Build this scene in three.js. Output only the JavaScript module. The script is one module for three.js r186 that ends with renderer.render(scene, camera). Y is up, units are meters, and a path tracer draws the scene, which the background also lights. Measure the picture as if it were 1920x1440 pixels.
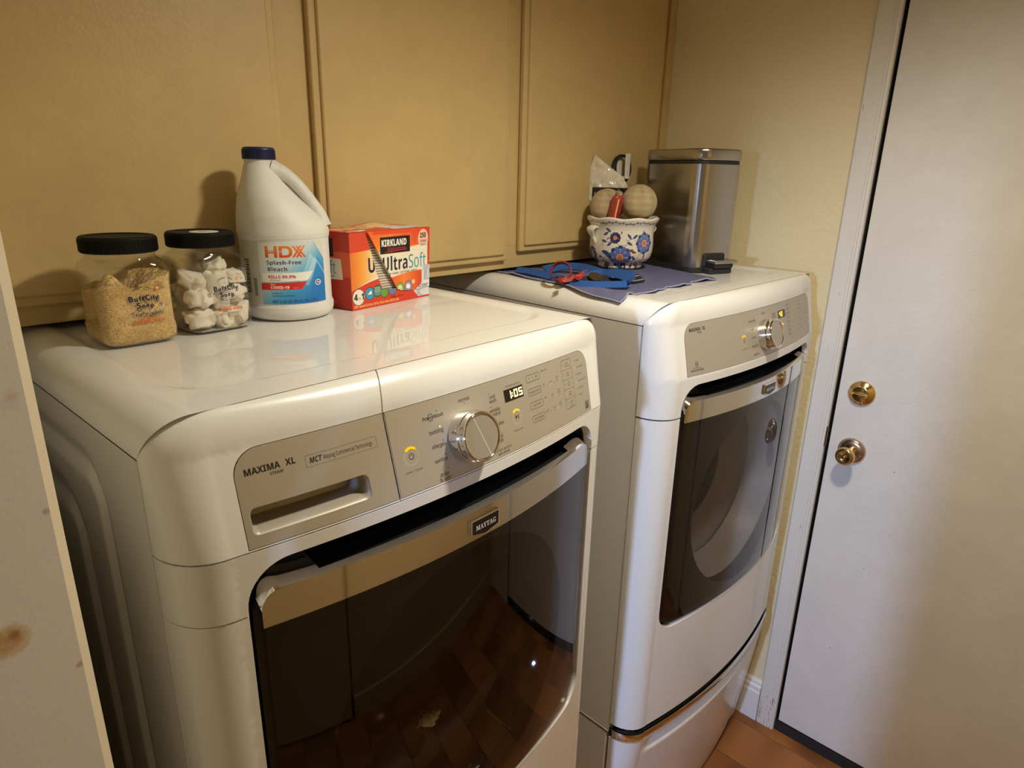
import * as THREE from 'three';
import { mergeGeometries, mergeVertices, toCreasedNormals } from 'three/addons/utils/BufferGeometryUtils.js';
import { RoundedBoxGeometry } from 'three/addons/geometries/RoundedBoxGeometry.js';
import { ImprovedNoise } from 'three/addons/math/ImprovedNoise.js';
import { RectAreaLightUniformsLib } from 'three/addons/lights/RectAreaLightUniformsLib.js';

// ------------------------------------------------------------------ camera, light, exposure
const scene = new THREE.Scene();
scene.background = new THREE.Color(0x000000);
const EYE = new THREE.Vector3(-1.70, 1.57, 1.034), FOCAL = 1227.65;       // focal length in pixels of a 1920 x 1440 frame
const AX = new THREE.Vector3(0.68833, 0.0218, 0.72507), AY = new THREE.Vector3(0.20717, 0.95201, -0.2253), AZ = new THREE.Vector3(-0.69518, 0.30529, 0.65078);
const camera = new THREE.PerspectiveCamera(2 * Math.atan(720 / FOCAL) * 180 / Math.PI, 4 / 3, 0.02, 30);
camera.position.copy(EYE);
camera.quaternion.setFromRotationMatrix(new THREE.Matrix4().makeBasis(AX, AY, AZ));
const renderer = new THREE.WebGLRenderer();
renderer.toneMapping = THREE.LinearToneMapping;
renderer.toneMappingExposure = 1.1;
renderer.shadowMap.enabled = true;
RectAreaLightUniformsLib.init();
const WARM = new THREE.Color().setRGB(1.0, 0.91, 0.725), COOL = new THREE.Color().setRGB(0.42, 0.60, 1.0);
const WARM_POWER = 5.9, WARM_CONE = 82.5 * Math.PI / 180, COOL_POWER = 15.5, COOL_CONE = 26 * Math.PI / 180, COOL_AIM = [0, 0.25, 0.62];      // candela; both lamps are unseen, cones chosen to dim the upper walls
const WARM_AT = [-0.86, 2.15, 0.84], COOL_AT = [-3.55, 1.60, 0.92];

// ------------------------------------------------------------------ helpers
const rnd = (() => { let s = 12345; return () => { s = (s * 1664525 + 1013904223) >>> 0; return s / 4294967296; }; })();
const noise3 = new ImprovedNoise();
const lin = (r, g, b) => new THREE.Color().setRGB(r, g, b);
const std = (o) => new THREE.MeshStandardMaterial(o);
const phy = (o) => new THREE.MeshPhysicalMaterial(o);
const used = {};
const numbered = (name) => { const n = used[name] ?? 0; used[name] = n + 1; return n ? name + '_' + String(n).padStart(3, '0') : name; };
function thing(name, label, category, position = [0, 0, 0], turn = 0, group) {
  const o = new THREE.Group(); o.name = numbered(name); o.position.set(...position); o.rotation.y = turn;
  o.userData = { label, category }; if (group) o.userData.group = group;
  scene.add(o); return o;
}
function part(name, geometry, material, parent, label) {
  const m = new THREE.Mesh(Array.isArray(geometry) ? mergeGeometries(geometry.map((g) => flat(g))) : geometry, material);
  m.name = name; m.castShadow = m.receiveShadow = true; if (label) m.userData.label = label;
  parent.add(m); return m;
}
function flat(g) { const h = g.index ? g.toNonIndexed() : g; for (const k of Object.keys(h.attributes)) if (!['position', 'normal', 'uv'].includes(k)) h.deleteAttribute(k); if (!h.attributes.uv) h.setAttribute('uv', new THREE.Float32BufferAttribute(new Float32Array(h.attributes.position.count * 2), 2)); return h; }
function single(name, geometry, material, label, category, group) {
  const m = part(numbered(name), geometry, material, scene); m.userData = { label, category }; if (group) m.userData.group = group; return m;
}
function sub(name, parent) { const o = new THREE.Group(); o.name = name; parent.add(o); return o; }
function structure(o, label, category) { o.userData.kind = 'structure'; o.userData.label = label; o.userData.category = category; return o; }
const box = (x0, x1, y0, y1, z0, z1) => metric(new THREE.BoxGeometry(x1 - x0, y1 - y0, z1 - z0).translate((x0 + x1) / 2, (y0 + y1) / 2, (z0 + z1) / 2));
const rbox = (x0, x1, y0, y1, z0, z1, r = 0.003, seg = 2) => metric(new RoundedBoxGeometry(x1 - x0, y1 - y0, z1 - z0, seg, r).translate((x0 + x1) / 2, (y0 + y1) / 2, (z0 + z1) / 2));
function metric(g) {       // uv in metres, by the way each face points
  const p = g.attributes.position, n = g.attributes.normal, uv = new Float32Array(p.count * 2);
  for (let i = 0; i < p.count; i++) {
    const a = Math.abs(n.getX(i)), b = Math.abs(n.getY(i)), c = Math.abs(n.getZ(i));
    if (a >= b && a >= c) { uv[2 * i] = p.getZ(i); uv[2 * i + 1] = p.getY(i); } else if (b >= c) { uv[2 * i] = p.getX(i); uv[2 * i + 1] = p.getZ(i); } else { uv[2 * i] = p.getX(i); uv[2 * i + 1] = p.getY(i); }
  }
  g.setAttribute('uv', new THREE.BufferAttribute(uv, 2)); return g;
}
const lathe = (pts, seg = 48) => new THREE.LatheGeometry(pts.map(([r, y]) => new THREE.Vector2(r, y)), seg);
function tube(pts, r, closed = false, seg = 0, rs = 10) { return new THREE.TubeGeometry(new THREE.CatmullRomCurve3(pts.map((p) => new THREE.Vector3(...p)), closed), seg || pts.length * 8, r, rs, closed); }
function grid(fn, na, nb, uvfn) {       // fn(a, b) with a, b in 0..1
  const pos = [], uv = [], idx = [];
  for (let j = 0; j <= nb; j++) for (let i = 0; i <= na; i++) { const a = i / na, b = j / nb; pos.push(...fn(a, b)); uv.push(...(uvfn ? uvfn(a, b) : [a, b])); }
  for (let j = 0; j < nb; j++) for (let i = 0; i < na; i++) { const k = j * (na + 1) + i; idx.push(k, k + 1, k + na + 2, k, k + na + 2, k + na + 1); }
  const g = new THREE.BufferGeometry(); g.setAttribute('position', new THREE.Float32BufferAttribute(pos, 3)); g.setAttribute('uv', new THREE.Float32BufferAttribute(uv, 2)); g.setIndex(idx); g.computeVertexNormals(); return g;
}
function slab(fn, na, nb, th, dir, uvfn) {      // the same grid given a thickness th along dir
  const back = (a, b) => { const p = fn(a, b); return [p[0] - dir[0] * th, p[1] - dir[1] * th, p[2] - dir[2] * th]; };
  const edge = (f) => grid((a, b) => (b < 0.5 ? fn(...f(a)) : back(...f(a))), 60, 1, (a) => [f(a)[0], f(a)[1]]);
  return mergeGeometries([grid(fn, na, nb, uvfn), grid((a, b) => back(1 - a, b), na, nb), edge((a) => [a, 0]), edge((a) => [1 - a, 1]), edge((a) => [0, 1 - a]), edge((a) => [1, a])].map(flat));
}
// pixel of the photograph -> point on the horizontal plane y
function onPlane(px, py, y) {
  const d = new THREE.Vector3().addScaledVector(AX, (px - 960) / FOCAL).addScaledVector(AY, -(py - 720) / FOCAL).addScaledVector(AZ, -1);
  return EYE.clone().addScaledVector(d, (y - EYE.y) / d.y);
}
function rrect(x0, x1, y0, y1, r, n = 8) {      // outline, counter-clockwise; r = one radius or [bl, br, tr, tl]
  const R = Array.isArray(r) ? r : [r, r, r, r], out = [];
  [[x0, y0, 1, 1, Math.PI, R[0]], [x1, y0, -1, 1, 1.5 * Math.PI, R[1]], [x1, y1, -1, -1, 0, R[2]], [x0, y1, 1, -1, 0.5 * Math.PI, R[3]]].forEach(([cx, cy, sx, sy, a0, q]) => {
    if (!q) { out.push([cx, cy]); return; }
    for (let i = 0; i <= n; i++) { const a = a0 + i / n * Math.PI / 2; out.push([cx + sx * q + q * Math.cos(a), cy + sy * q + q * Math.sin(a)]); }
  });
  return out;
}
function prism(outline, depth, bevel = 0, holes = [], seg = 2) {       // extruded along +z from z = 0 to depth
  const s = new THREE.Shape(outline.map(([x, y]) => new THREE.Vector2(x, y)));
  for (const h of holes) s.holes.push(new THREE.Path(h.map(([x, y]) => new THREE.Vector2(x, y))));
  const g = new THREE.ExtrudeGeometry(s, { depth: depth - 2 * bevel, bevelEnabled: bevel > 0, bevelThickness: bevel, bevelSize: bevel, bevelOffset: -bevel, bevelSegments: seg, curveSegments: 8 });
  return bevel ? g.translate(0, 0, bevel) : g;
}
// canvases and computed textures
function canvas(w, h, draw, srgb = true) {
  const c = document.createElement('canvas'); c.width = w; c.height = h; const x = c.getContext('2d'); draw(x, w, h);
  const t = new THREE.CanvasTexture(c); t.magFilter = THREE.LinearFilter; if (srgb) t.colorSpace = THREE.SRGBColorSpace; t.anisotropy = 8; return t;
}
function field(n, fn, srgb = false, rep = 1) {       // n x n texture from fn(u, v) -> grey or [r, g, b], 0..1
  const d = new Uint8Array(n * n * 4);
  for (let j = 0; j < n; j++) for (let i = 0; i < n; i++) { const v = fn(i / n, j / n), k = 4 * (j * n + i), c = Array.isArray(v) ? v : [v, v, v]; for (let q = 0; q < 3; q++) d[k + q] = Math.max(0, Math.min(255, 255 * c[q])); d[k + 3] = 255; }
  const t = new THREE.DataTexture(d, n, n); t.magFilter = THREE.LinearFilter; t.wrapS = t.wrapT = THREE.RepeatWrapping; t.repeat.set(rep, rep); if (srgb) t.colorSpace = THREE.SRGBColorSpace; t.needsUpdate = true; return t;
}
function tileNoise(u, v, f, z = 0) {      // tileable noise, about -1..1
  const A = 2 * Math.PI, s = f / A;
  const n = (x, y) => noise3.noise(x, y, z);
  const a = n(u * f, v * f), b = n((u - 1) * f, v * f), c = n(u * f, (v - 1) * f), d = n((u - 1) * f, (v - 1) * f);
  const w = (t) => t * t * (3 - 2 * t), U = w(u), V = w(v);
  return (a * (1 - U) + b * U) * (1 - V) + (c * (1 - U) + d * U) * V;
}
const TX = {
  peel: field(512, (u, v) => 0.5 + 0.34 * tileNoise(u, v, 46, 1.3) + 0.2 * tileNoise(u, v, 90, 4.1) + 0.15 * tileNoise(u, v, 17, 2.2), false, 1 / 0.5),
  paint: field(512, (u, v) => 0.5 + 0.25 * tileNoise(u, v, 60, 7.3) + 0.2 * tileNoise(u, v, 24, 3.1) + 0.12 * tileNoise(u, v, 120, 5.1), false, 1 / 0.35),
  fine: field(512, (u, v) => 0.5 + 0.5 * tileNoise(u, v, 120, 2.7) + 0.2 * tileNoise(u, v, 30, 8.1), false, 1 / 0.12),
  cloth: field(256, (u, v) => 0.5 + 0.28 * Math.sin(u * 2 * Math.PI * 32) * Math.sin(v * 2 * Math.PI * 32) + 0.4 * tileNoise(u, v, 60, 6.4), false, 1 / 0.06),
};
function tinted(base, amp, f, z, rep) { return field(512, (u, v) => { const n = 1 + amp * (tileNoise(u, v, f, z) + 0.6 * tileNoise(u, v, f * 2.7, z + 3) + 0.5 * tileNoise(u, v, f * 7, z + 5)); return base.map((c) => c * n); }, true, rep); }
const M = {
  white: phy({ color: lin(0.80, 0.795, 0.775), roughness: 0.3, clearcoat: 0.55, clearcoatRoughness: 0.12 }),
  whiteTop: phy({ color: lin(0.80, 0.795, 0.775), roughness: 0.45, clearcoat: 0.75, clearcoatRoughness: 0.035 }),
  innerBlack: std({ color: lin(0.012, 0.012, 0.012), roughness: 0.7 }),  // black for hidden insides and for the shade in the gaps
  black: std({ color: lin(0.012, 0.012, 0.013), roughness: 0.25 }),
  blackMatt: std({ color: lin(0.016, 0.016, 0.017), roughness: 0.6 }),
  chrome: std({ color: lin(0.80, 0.79, 0.77), metalness: 1, roughness: 0.07 }),
  drum: std({ color: lin(0.42, 0.41, 0.40), metalness: 0.9, roughness: 0.32 }),
  greyPlastic: std({ color: lin(0.36, 0.35, 0.34), roughness: 0.4 }),
  rubber: std({ color: lin(0.26, 0.25, 0.24), roughness: 0.55 }),
  pane: phy({ color: lin(0.60, 0.57, 0.56), roughness: 0.015, transmission: 1, thickness: 0, ior: 1.5, side: THREE.DoubleSide }),
  clear: phy({ color: lin(0.90, 0.90, 0.88), roughness: 0.03, transmission: 1, thickness: 0, ior: 1.62, side: THREE.DoubleSide }),
  cabinet: std({ map: tinted([0.80, 0.70, 0.485], 0.035, 6, 2.2, 1 / 0.8), roughness: 0.42, bumpMap: TX.paint, bumpScale: 0.00045 }),
  wall: std({ color: lin(0.78, 0.67, 0.42), roughness: 0.75, bumpMap: TX.peel, bumpScale: 0.0016 }),
  wallPlain: std({ color: lin(0.64, 0.60, 0.50), roughness: 0.8 }),
  trim: std({ map: tinted([0.87, 0.855, 0.83], 0.03, 8, 4.2, 1 / 0.4), roughness: 0.45, bumpMap: TX.paint, bumpScale: 0.0004 }),
  doorPaint: std({ map: tinted([0.87, 0.85, 0.82], 0.03, 5, 9.2, 1 / 0.9), roughness: 0.5, bumpMap: TX.paint, bumpScale: 0.0005 }),
  brass: std({ color: lin(0.78, 0.57, 0.27), metalness: 1, roughness: 0.14 }),
  brassWorn: std({ color: lin(0.55, 0.43, 0.30), metalness: 1, roughness: 0.24 }),
  hall: std({ color: lin(0.34, 0.27, 0.18), roughness: 0.85 }),  // for walls out of view; dark tan holds down bounced cool light
  ceiling: std({ color: lin(0.76, 0.70, 0.58), roughness: 0.85 }),
  seamBlack: std({ color: lin(0.01, 0.01, 0.01), roughness: 0.6 }),
};
// ------------------------------------------------------------------ the room
function group(name, label, category) { const o = new THREE.Group(); o.name = name; scene.add(o); return structure(o, label, category); }
const ROOM_H = 2.26;
{ // floor of wood-look planks that run from the back to the front
  const floor = group('floor', 'brown wood-look plank floor', 'floor');
  part('subfloor', box(-4.5, 0.14, -0.12, -0.011, -0.5, 1.6), std({ color: lin(0.05, 0.03, 0.02), roughness: 0.9 }), floor);
  const mats = [0, 1, 2, 3, 4].map((k) => {
    const map = canvas(256, 1024, (x, w, h) => {
      const d = x.createImageData(w, h);
      for (let j = 0; j < h; j++) for (let i = 0; i < w; i++) {
        const u = i / w, v = j / h, q = k * 7.7, wob = noise3.noise(u * 2, v * 5, q) * 0.5;
        let g = 0.5 + 0.5 * Math.sin((u * 7 + wob * 4 + noise3.noise(u * 3, v * 3, q + 3) * 5) * 2.2);
        g = 0.45 * g + 0.5 * (0.5 + 0.9 * noise3.noise(u * 42, v * 11, q)) + 0.22 * noise3.noise(u * 5, v * 5, q + 9) - 0.6 * Math.max(0, noise3.noise(u * 9, v * 4.5, q + 21) - 0.22);
        const t = Math.max(0, Math.min(1, g)), e = 4 * (j * w + i), br = 1 + (k - 2) * 0.015;
        d.data[e] = (110 + 82 * t) * br; d.data[e + 1] = (65 + 57 * t) * br; d.data[e + 2] = (27 + 30 * t) * br; d.data[e + 3] = 255;
      }
      x.putImageData(d, 0, 0);
    });
    return std({ map, roughness: 0.42, bumpMap: map, bumpScale: 0.0002 });
  });
  const W = 0.148, L = 1.21;
  for (let c = 0; c < 13; c++) for (let r = -1; r < 3; r++) {
    const x1 = -0.046 - (c - 1) * W, z0 = -0.45 + r * L + ((c * 0.43) % 1) * L;
    const za = Math.max(-0.42, z0), zb = Math.min(1.53, z0 + L); if (zb - za < 0.05) continue;
    const g = rbox(Math.max(-1.95, x1 - W + 0.0008), Math.min(0.0, x1 - 0.0008), -0.011, 0, za, zb - 0.0012, 0.0015, 1);
    const p = g.attributes.position, uv = g.attributes.uv;
    for (let i = 0; i < p.count; i++) uv.setXY(i, (p.getX(i) - x1) / W, (p.getZ(i) - z0) / L);
    part('plank', g, mats[(c * 3 + r * 2 + 5) % 5], floor);
  }
  part('hall_floor', box(-4.5, -1.95, -0.011, 0, -0.4, 1.53), mats[2], floor);
}
structure(part('ceiling', box(-4.6, 0.16, ROOM_H, ROOM_H + 0.1, -0.5, 1.65), M.ceiling, scene), 'white ceiling', 'ceiling');
structure(part('wall_back', box(-4.5, 0.14, -0.1, ROOM_H, -0.5, -0.38), M.wallPlain, scene), 'wall behind the machines and the cabinets', 'wall');
const DZ0 = 0.556, DZ1 = 1.275, DTOP = 2.045, FZ = 1.475;       // FZ: the wall behind the viewer
structure(part('wall_right', [box(0, 0.13, 0, ROOM_H, -0.4, DZ0), box(0, 0.13, DTOP, ROOM_H, DZ0, DZ1), box(0, 0.13, 0, ROOM_H, DZ1, FZ)], M.wall, scene), 'white wall with orange-peel texture beside the dryer', 'wall');
structure(part('wall_front', [box(-4.5, -1.93, 0, ROOM_H, FZ, FZ + 0.12), box(-1.93, -1.12, 2.06, ROOM_H, FZ, FZ + 0.12), box(-1.12, 0.14, 0, ROOM_H, FZ, FZ + 0.12), box(-1.93, -1.12, 0, 2.06, FZ + 0.05, FZ + 0.12)], M.cabinet, scene), 'cream wall behind the viewer', 'wall');
for (const [n, a, b] of [[2, -1.925, -1.132]]) structure(part('door_' + n, rbox(a, b, 0.012, 2.05, FZ - 0.004, FZ + 0.03, 0.003, 2), M.cabinet, scene), 'cream flush closet door behind the viewer', 'door');
structure(part('baseboard_front', box(-1.12, 0, 0, 0.085, FZ - 0.012, FZ), M.cabinet, scene), 'cream baseboard behind the viewer', 'baseboard');
structure(part('wall_unseen_hall', [box(-4.5, -4.38, 0, ROOM_H, -0.4, FZ), box(-4.4, -1.80, 0, ROOM_H, 0.30, 0.40)], M.hall, scene), 'unseen hall walls on the left, dark to hold back the cool bounce', 'wall');  // out of view; closes off the cool light on the left
structure(part('wall_added_blocker', box(-2.06, -1.96, 0, ROOM_H, 0.865, FZ), M.hall, scene), 'added wall out of view, cuts the cool light off the far side of the door', 'wall');  // added blocker, shades the door as the viewer's body would
{ // end of the partition beside the washer, faced with a board; the board's corner is at x = 0 of its own frame
  const wl = group('wall_left', 'white partition end with a brown stain', 'wall');
  part('partition', box(-1.82, -1.6215, 0, ROOM_H, -0.4, 0.525), M.wallPlain, wl);
  const g = sub('end_board', wl); g.position.set(-1.6268, 0, 0.55); g.rotation.y = 0.2;
  const base = '#cfcac4', LW = 0.2;
  const face = canvas(512, 1536, (x, w, h) => {
    const X = (m) => (m + LW) / LW * w, Y = (m) => (1.65 - m) / 0.6 * h;
    x.fillStyle = base; x.fillRect(0, 0, w, h);
    for (let i = 0; i < 14000; i++) { x.fillStyle = rnd() > 0.5 ? 'rgba(255,255,255,0.05)' : 'rgba(90,70,60,0.045)'; x.fillRect(rnd() * w, rnd() * h, 1 + rnd() * 3, 1 + rnd() * 4); }
    const blot = (cx, cy, r, c, n, a) => { for (let i = 0; i < n; i++) { const t = rnd() * 6.283, q = Math.sqrt(rnd()) * r; x.fillStyle = c.replace('A', a * (0.5 + rnd())); x.beginPath(); x.ellipse(X(cx) + Math.cos(t) * q, Y(cy) + Math.sin(t) * q, 2 + rnd() * 6, 2 + rnd() * 6, 0, 0, 7); x.fill(); } };
    blot(-0.0375, 1.273, 29.4, 'rgba(176,140,84,A)', 700, 0.036); blot(-0.0375, 1.274, 20.2, 'rgba(160,116,56,A)', 320, 0.03); blot(-0.0345, 1.276, 6.2, 'rgba(110,70,30,A)', 26, 0.05);
    blot(-0.0065, 1.434, 7.8, 'rgba(150,80,75,A)', 30, 0.022); blot(-0.008, 1.43, 14.0, 'rgba(150,95,95,A)', 40, 0.012); blot(-0.002, 1.352, 3.1, 'rgba(100,60,50,A)', 14, 0.035); blot(-0.002, 1.23, 3.9, 'rgba(100,70,60,A)', 16, 0.035);
  });
  part('face_board', new THREE.BoxGeometry(LW, 0.6, 0.018).translate(-LW / 2, 1.35, -0.009), std({ map: face, roughness: 0.6, bumpMap: TX.paint, bumpScale: 0.00012 }), g);
  part('face_board', [box(-LW, 0, 1.65, ROOM_H, -0.018, 0), box(-LW, 0, 0, 1.05, -0.018, 0)], std({ color: base, roughness: 0.6 }), g);
  const ch = new THREE.Shape([[-1.6275, 0.530], [-1.6206, 0.530], [-1.6206, 0.5440], [-1.6268, 0.55], [-1.6275, 0.55]].map(([a, b]) => new THREE.Vector2(a, -b)));
  part('corner_bead', new THREE.ExtrudeGeometry(ch, { depth: ROOM_H, bevelEnabled: false }).rotateX(-Math.PI / 2), std({ color: '#d9cdb4', roughness: 0.5 }), wl, 'chamfered corner strip, warm light put into its beige colour');  // warm lamp light painted into the beige of the chamfer
}
{ // baseboard, casing, door in the right wall
  const prof = [[0, 0], [-0.015, 0], [-0.015, 0.098], [-0.0125, 0.103], [-0.0125, 0.116], [-0.008, 0.122], [-0.008, 0.130], [-0.005, 0.136], [0, 0.137]];
  const bb = new THREE.ExtrudeGeometry(new THREE.Shape(prof.map(([a, b]) => new THREE.Vector2(a, b))), { depth: 0.503 + 0.38, bevelEnabled: false }).translate(0, 0, -0.38);
  structure(part('baseboard_right', bb, std({ color: '#e4e1de', roughness: 0.4 }), scene), 'white moulded baseboard beside the dryer pedestal', 'baseboard');
  const tr = group('trim_1', 'chipped white door casing', 'trim');
  const cs = [[0.5045, 0], [0.5045, -0.011], [0.508, -0.014], [0.541, -0.014], [0.5435, -0.011], [0.5465, -0.011], [0.549, -0.0135], [0.5535, -0.0125], [0.5555, -0.009], [0.5555, 0]];
  const csg = new THREE.ExtrudeGeometry(new THREE.Shape(cs.map(([z, x]) => new THREE.Vector2(x, -z))), { depth: 2.1, bevelEnabled: false }).rotateX(-Math.PI / 2);
  const chipped = canvas(256, 2048, (x, w, h) => {
    x.fillStyle = '#dcd8d0'; x.fillRect(0, 0, w, h);
    for (let i = 0; i < 3500; i++) { x.fillStyle = rnd() > 0.5 ? 'rgba(255,255,255,0.05)' : 'rgba(110,90,70,0.05)'; x.fillRect(rnd() * w, rnd() * h, 3, 3 + rnd() * 9); }
    for (let i = 0; i < 46; i++) { const low = rnd() < 0.8, y = low ? h - rnd() * 0.055 * h : rnd() * h; x.fillStyle = `rgba(${80 + rnd() * 40},${58 + rnd() * 25},${38 + rnd() * 20},${0.3 + rnd() * 0.5})`; x.beginPath(); x.ellipse(rnd() * w, y, 1 + rnd() * 3.5, 1.5 + rnd() * rnd() * 16, 0, 0, 7); x.fill(); }
  });
  { const p = csg.attributes.position, uv = csg.attributes.uv; for (let i = 0; i < p.count; i++) uv.setXY(i, (p.getZ(i) - 0.5045) / 0.051, p.getY(i) / 2.1); }
  part('casing', csg, std({ map: chipped, roughness: 0.45 }), tr);
  part('casing', box(-0.014, 0, 2.05, 2.1, DZ0, DZ1 + 0.05), M.trim, tr);
  part('casing', box(-0.014, 0, 0, 2.05, DZ1, DZ1 + 0.05), M.trim, tr);
  part('jamb', [box(0, 0.125, 0, DTOP, DZ0 - 0.001, DZ0 + 0.0015), box(0, 0.125, 0, DTOP, DZ1 - 0.002, DZ1 + 0.001), box(0.05, 0.125, 0, DTOP, DZ0, DZ0 + 0.012), box(0, 0.125, DTOP - 0.002, DTOP + 0.001, DZ0, DZ1)], M.seamBlack, tr);  // black colour gives the dark gap between casing and slab
  const d = group('door_1', 'off-white flat slab door with brass hardware', 'door');
  part('door_slab', rbox(0.001, 0.045, 0.034, DTOP - 0.006, DZ0 + 0.007, DZ1 - 0.005, 0.002, 2), M.doorPaint, d);
  part('threshold', box(-0.004, 0.12, 0, 0.03, DZ0 + 0.002, DZ1 - 0.003), M.blackMatt, d, 'black threshold seal');
  part('strike_plate', rbox(-0.0115, 0.003, 0.922, 0.976, DZ0 - 0.0015, DZ0 + 0.003, 0.0008, 1), M.brassWorn, d, 'worn brass strike plate');
  const turned = (pts, y, z, seg = 40) => lathe(pts, seg).rotateZ(Math.PI / 2).translate(0, y, z);      // axis along -x
  const db = sub('deadbolt', d); db.position.set(0.001, 1.077, 0.6165);
  part('rose', turned([[0, 0.014], [0.017, 0.014], [0.021, 0.012], [0.0225, 0.009], [0.029, 0.006], [0.031, 0.003], [0.0315, 0]], 0, 0), M.brass, db);
  const turn = prism([[-0.017, 0.002], [-0.019, 0.006], [-0.012, 0.013], [0, 0.015], [0.013, 0.012], [0.019, 0.006], [0.017, 0.002], [0.006, 0], [-0.006, 0]], 0.006, 0.0018).translate(0, 0, -0.003);
  turn.applyMatrix4(new THREE.Matrix4().makeBasis(new THREE.Vector3(0, -0.1, 1).normalize(), new THREE.Vector3(-1, 0, 0), new THREE.Vector3(0, -1, -0.1).normalize())); turn.translate(-0.013, 0, 0);
  part('thumb_turn', turn, M.brass, db);
  const kb = sub('door_knob', d); kb.position.set(0.001, 0.925, 0.6185);
  part('rose', turned([[0.014, 0.010], [0.022, 0.010], [0.029, 0.008], [0.032, 0.004], [0.0335, 0]], 0, 0), M.brassWorn, kb, 'tarnished brass rose');
  part('knob', turned([[0, 0.0555], [0.008, 0.0553], [0.0095, 0.0575], [0.0185, 0.0585], [0.0215, 0.056], [0.023, 0.051], [0.0225, 0.045], [0.019, 0.037], [0.013, 0.029], [0.0115, 0.022], [0.0135, 0.014], [0.015, 0.009]], 0, 0), M.brass, kb);
  part('lock_button', turned([[0, 0.061], [0.003, 0.061], [0.0042, 0.0595], [0.0042, 0.054]], 0, 0, 20), M.brass, kb);
  part('rose_screw', new THREE.SphereGeometry(0.003, 12, 8).scale(0.5, 1, 1).translate(-0.0085, -0.006, 0.0235), M.brass, kb);
  for (const [y, z] of [[1.45, 0.99], [0.9, 0.72], [0.62, 0.7], [0.35, 0.66]]) part('nail_mark', new THREE.CylinderGeometry(0.0012, 0.0012, 0.0006, 8).rotateZ(Math.PI / 2).translate(0.0009, y, z), M.blackMatt, d);
}
{ // cabinets along the back: one face frame and three overlay doors
  const c = thing('wall_cabinet', 'cream painted wall cabinet with three doors above the machines', 'cabinet');
  const F = M.cabinet, T = 0.019;
  const rail = (x0, x1, y0, y1) => rbox(x0, x1, y0, y1, -T, 0, 0.0008, 1);
  part('face_frame', [rail(-1.619, -0.001, 1.3665, 1.416), rail(-1.619, -0.001, 2.22, ROOM_H - 0.002), rail(-1.619, -1.56, 1.416, 2.22), rail(-1.18, -1.065, 1.416, 2.22), rail(-0.66, -0.565, 1.416, 2.22), rail(-0.09, -0.001, 1.416, 2.22)], F, c);
  part('cabinet_box', [box(-1.619, -0.001, 1.3675, 1.385, -0.375, -T), box(-1.619, -1.60, 1.385, ROOM_H - 0.002, -0.375, -T), box(-0.02, -0.001, 1.385, ROOM_H - 0.002, -0.375, -T)], M.cabinet, c);
  part('scribe_strip', rbox(-0.030, -0.001, 1.3665, ROOM_H - 0.002, 0, 0.008, 0.002, 1), F, c);
  const leaf = (x0, x1, y0, tilt) => {
    const g = sub('cabinet_door', c), y1 = 2.24;
    g.position.set((x0 + x1) / 2, y0, 0.0008); g.rotation.z = tilt; g.scale.set(1, 1, 1);
    const w = (x1 - x0) / 2, h = y1 - y0;
    part('door_board', rbox(-w, w, 0, h, 0, 0.012, 0.0035, 3), F, g);
    part('raised_field', rbox(-w + 0.013, w - 0.013, 0.013, h - 0.013, 0.006, 0.018, 0.004, 3), F, g);
  };
  leaf(-1.612, -1.150, 1.393, 0); leaf(-1.093, -0.634, 1.386, 0); leaf(-0.594, -0.052, 1.402, 0);
}
// ------------------------------------------------------------------ washer and dryer
// Front skin of a machine: (p, q) -> point, p runs across and round the corners, q runs up and over the top edge.
const HP = 0.293, RC = 0.05, HW = 0.343, PM = HP + RC * Math.PI / 2, QT = 1.317, RT = 0.040, QM = QT + RT * Math.PI / 2, TOP = QT + RT;
const mixn = (a, b, t) => a + (b - a) * Math.max(0, Math.min(1, t));
function skin(p, q) {
  let y = q, w0, k, hw = HW;
  if (q <= 1.22) { const t = (1.22 - q) / 0.3; w0 = mixn(0.086, 0.090, t); k = mixn(0.32, 0.37, t); }
  else if (q <= QT) { const t = (q - 1.22) / (QT - 1.22); w0 = mixn(0.086, 0.058, t); k = mixn(0.32, 0.22, t); }
  else { const f = Math.min(1, (q - QT) / (QM - QT)) * Math.PI / 2; y = QT + RT * Math.sin(f); const c = Math.cos(f); w0 = 0.028 + 0.030 * c; k = 0.22 * c; hw = HW - RT + RT * c; }
  const a = Math.abs(p);
  if (a <= HP) return [p * hw / HW, y, w0 - k * p * p];
  const th = Math.min(1, (a - HP) / (PM - HP)) * Math.PI / 2;
  return [Math.sign(p) * (HP + RC * Math.sin(th)) * hw / HW, y, (w0 - k * HP * HP) * Math.cos(th)];
}
const doorSkin = (p, q) => [p, q, 0.094 - 0.45 * p * p];
function nrm(S, p, q) {
  const e = 0.0008, a = S(p - e, q), b = S(p + e, q), c = S(p, q - e), d = S(p, q + e);
  const u = [b[0] - a[0], b[1] - a[1], b[2] - a[2]], v = [d[0] - c[0], d[1] - c[1], d[2] - c[2]];
  const n = [u[1] * v[2] - u[2] * v[1], u[2] * v[0] - u[0] * v[2], u[0] * v[1] - u[1] * v[0]], l = Math.hypot(...n) || 1;
  return l < 1e-9 ? [0, 0, 1] : [n[0] / l, n[1] / l, n[2] / l];
}
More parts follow.
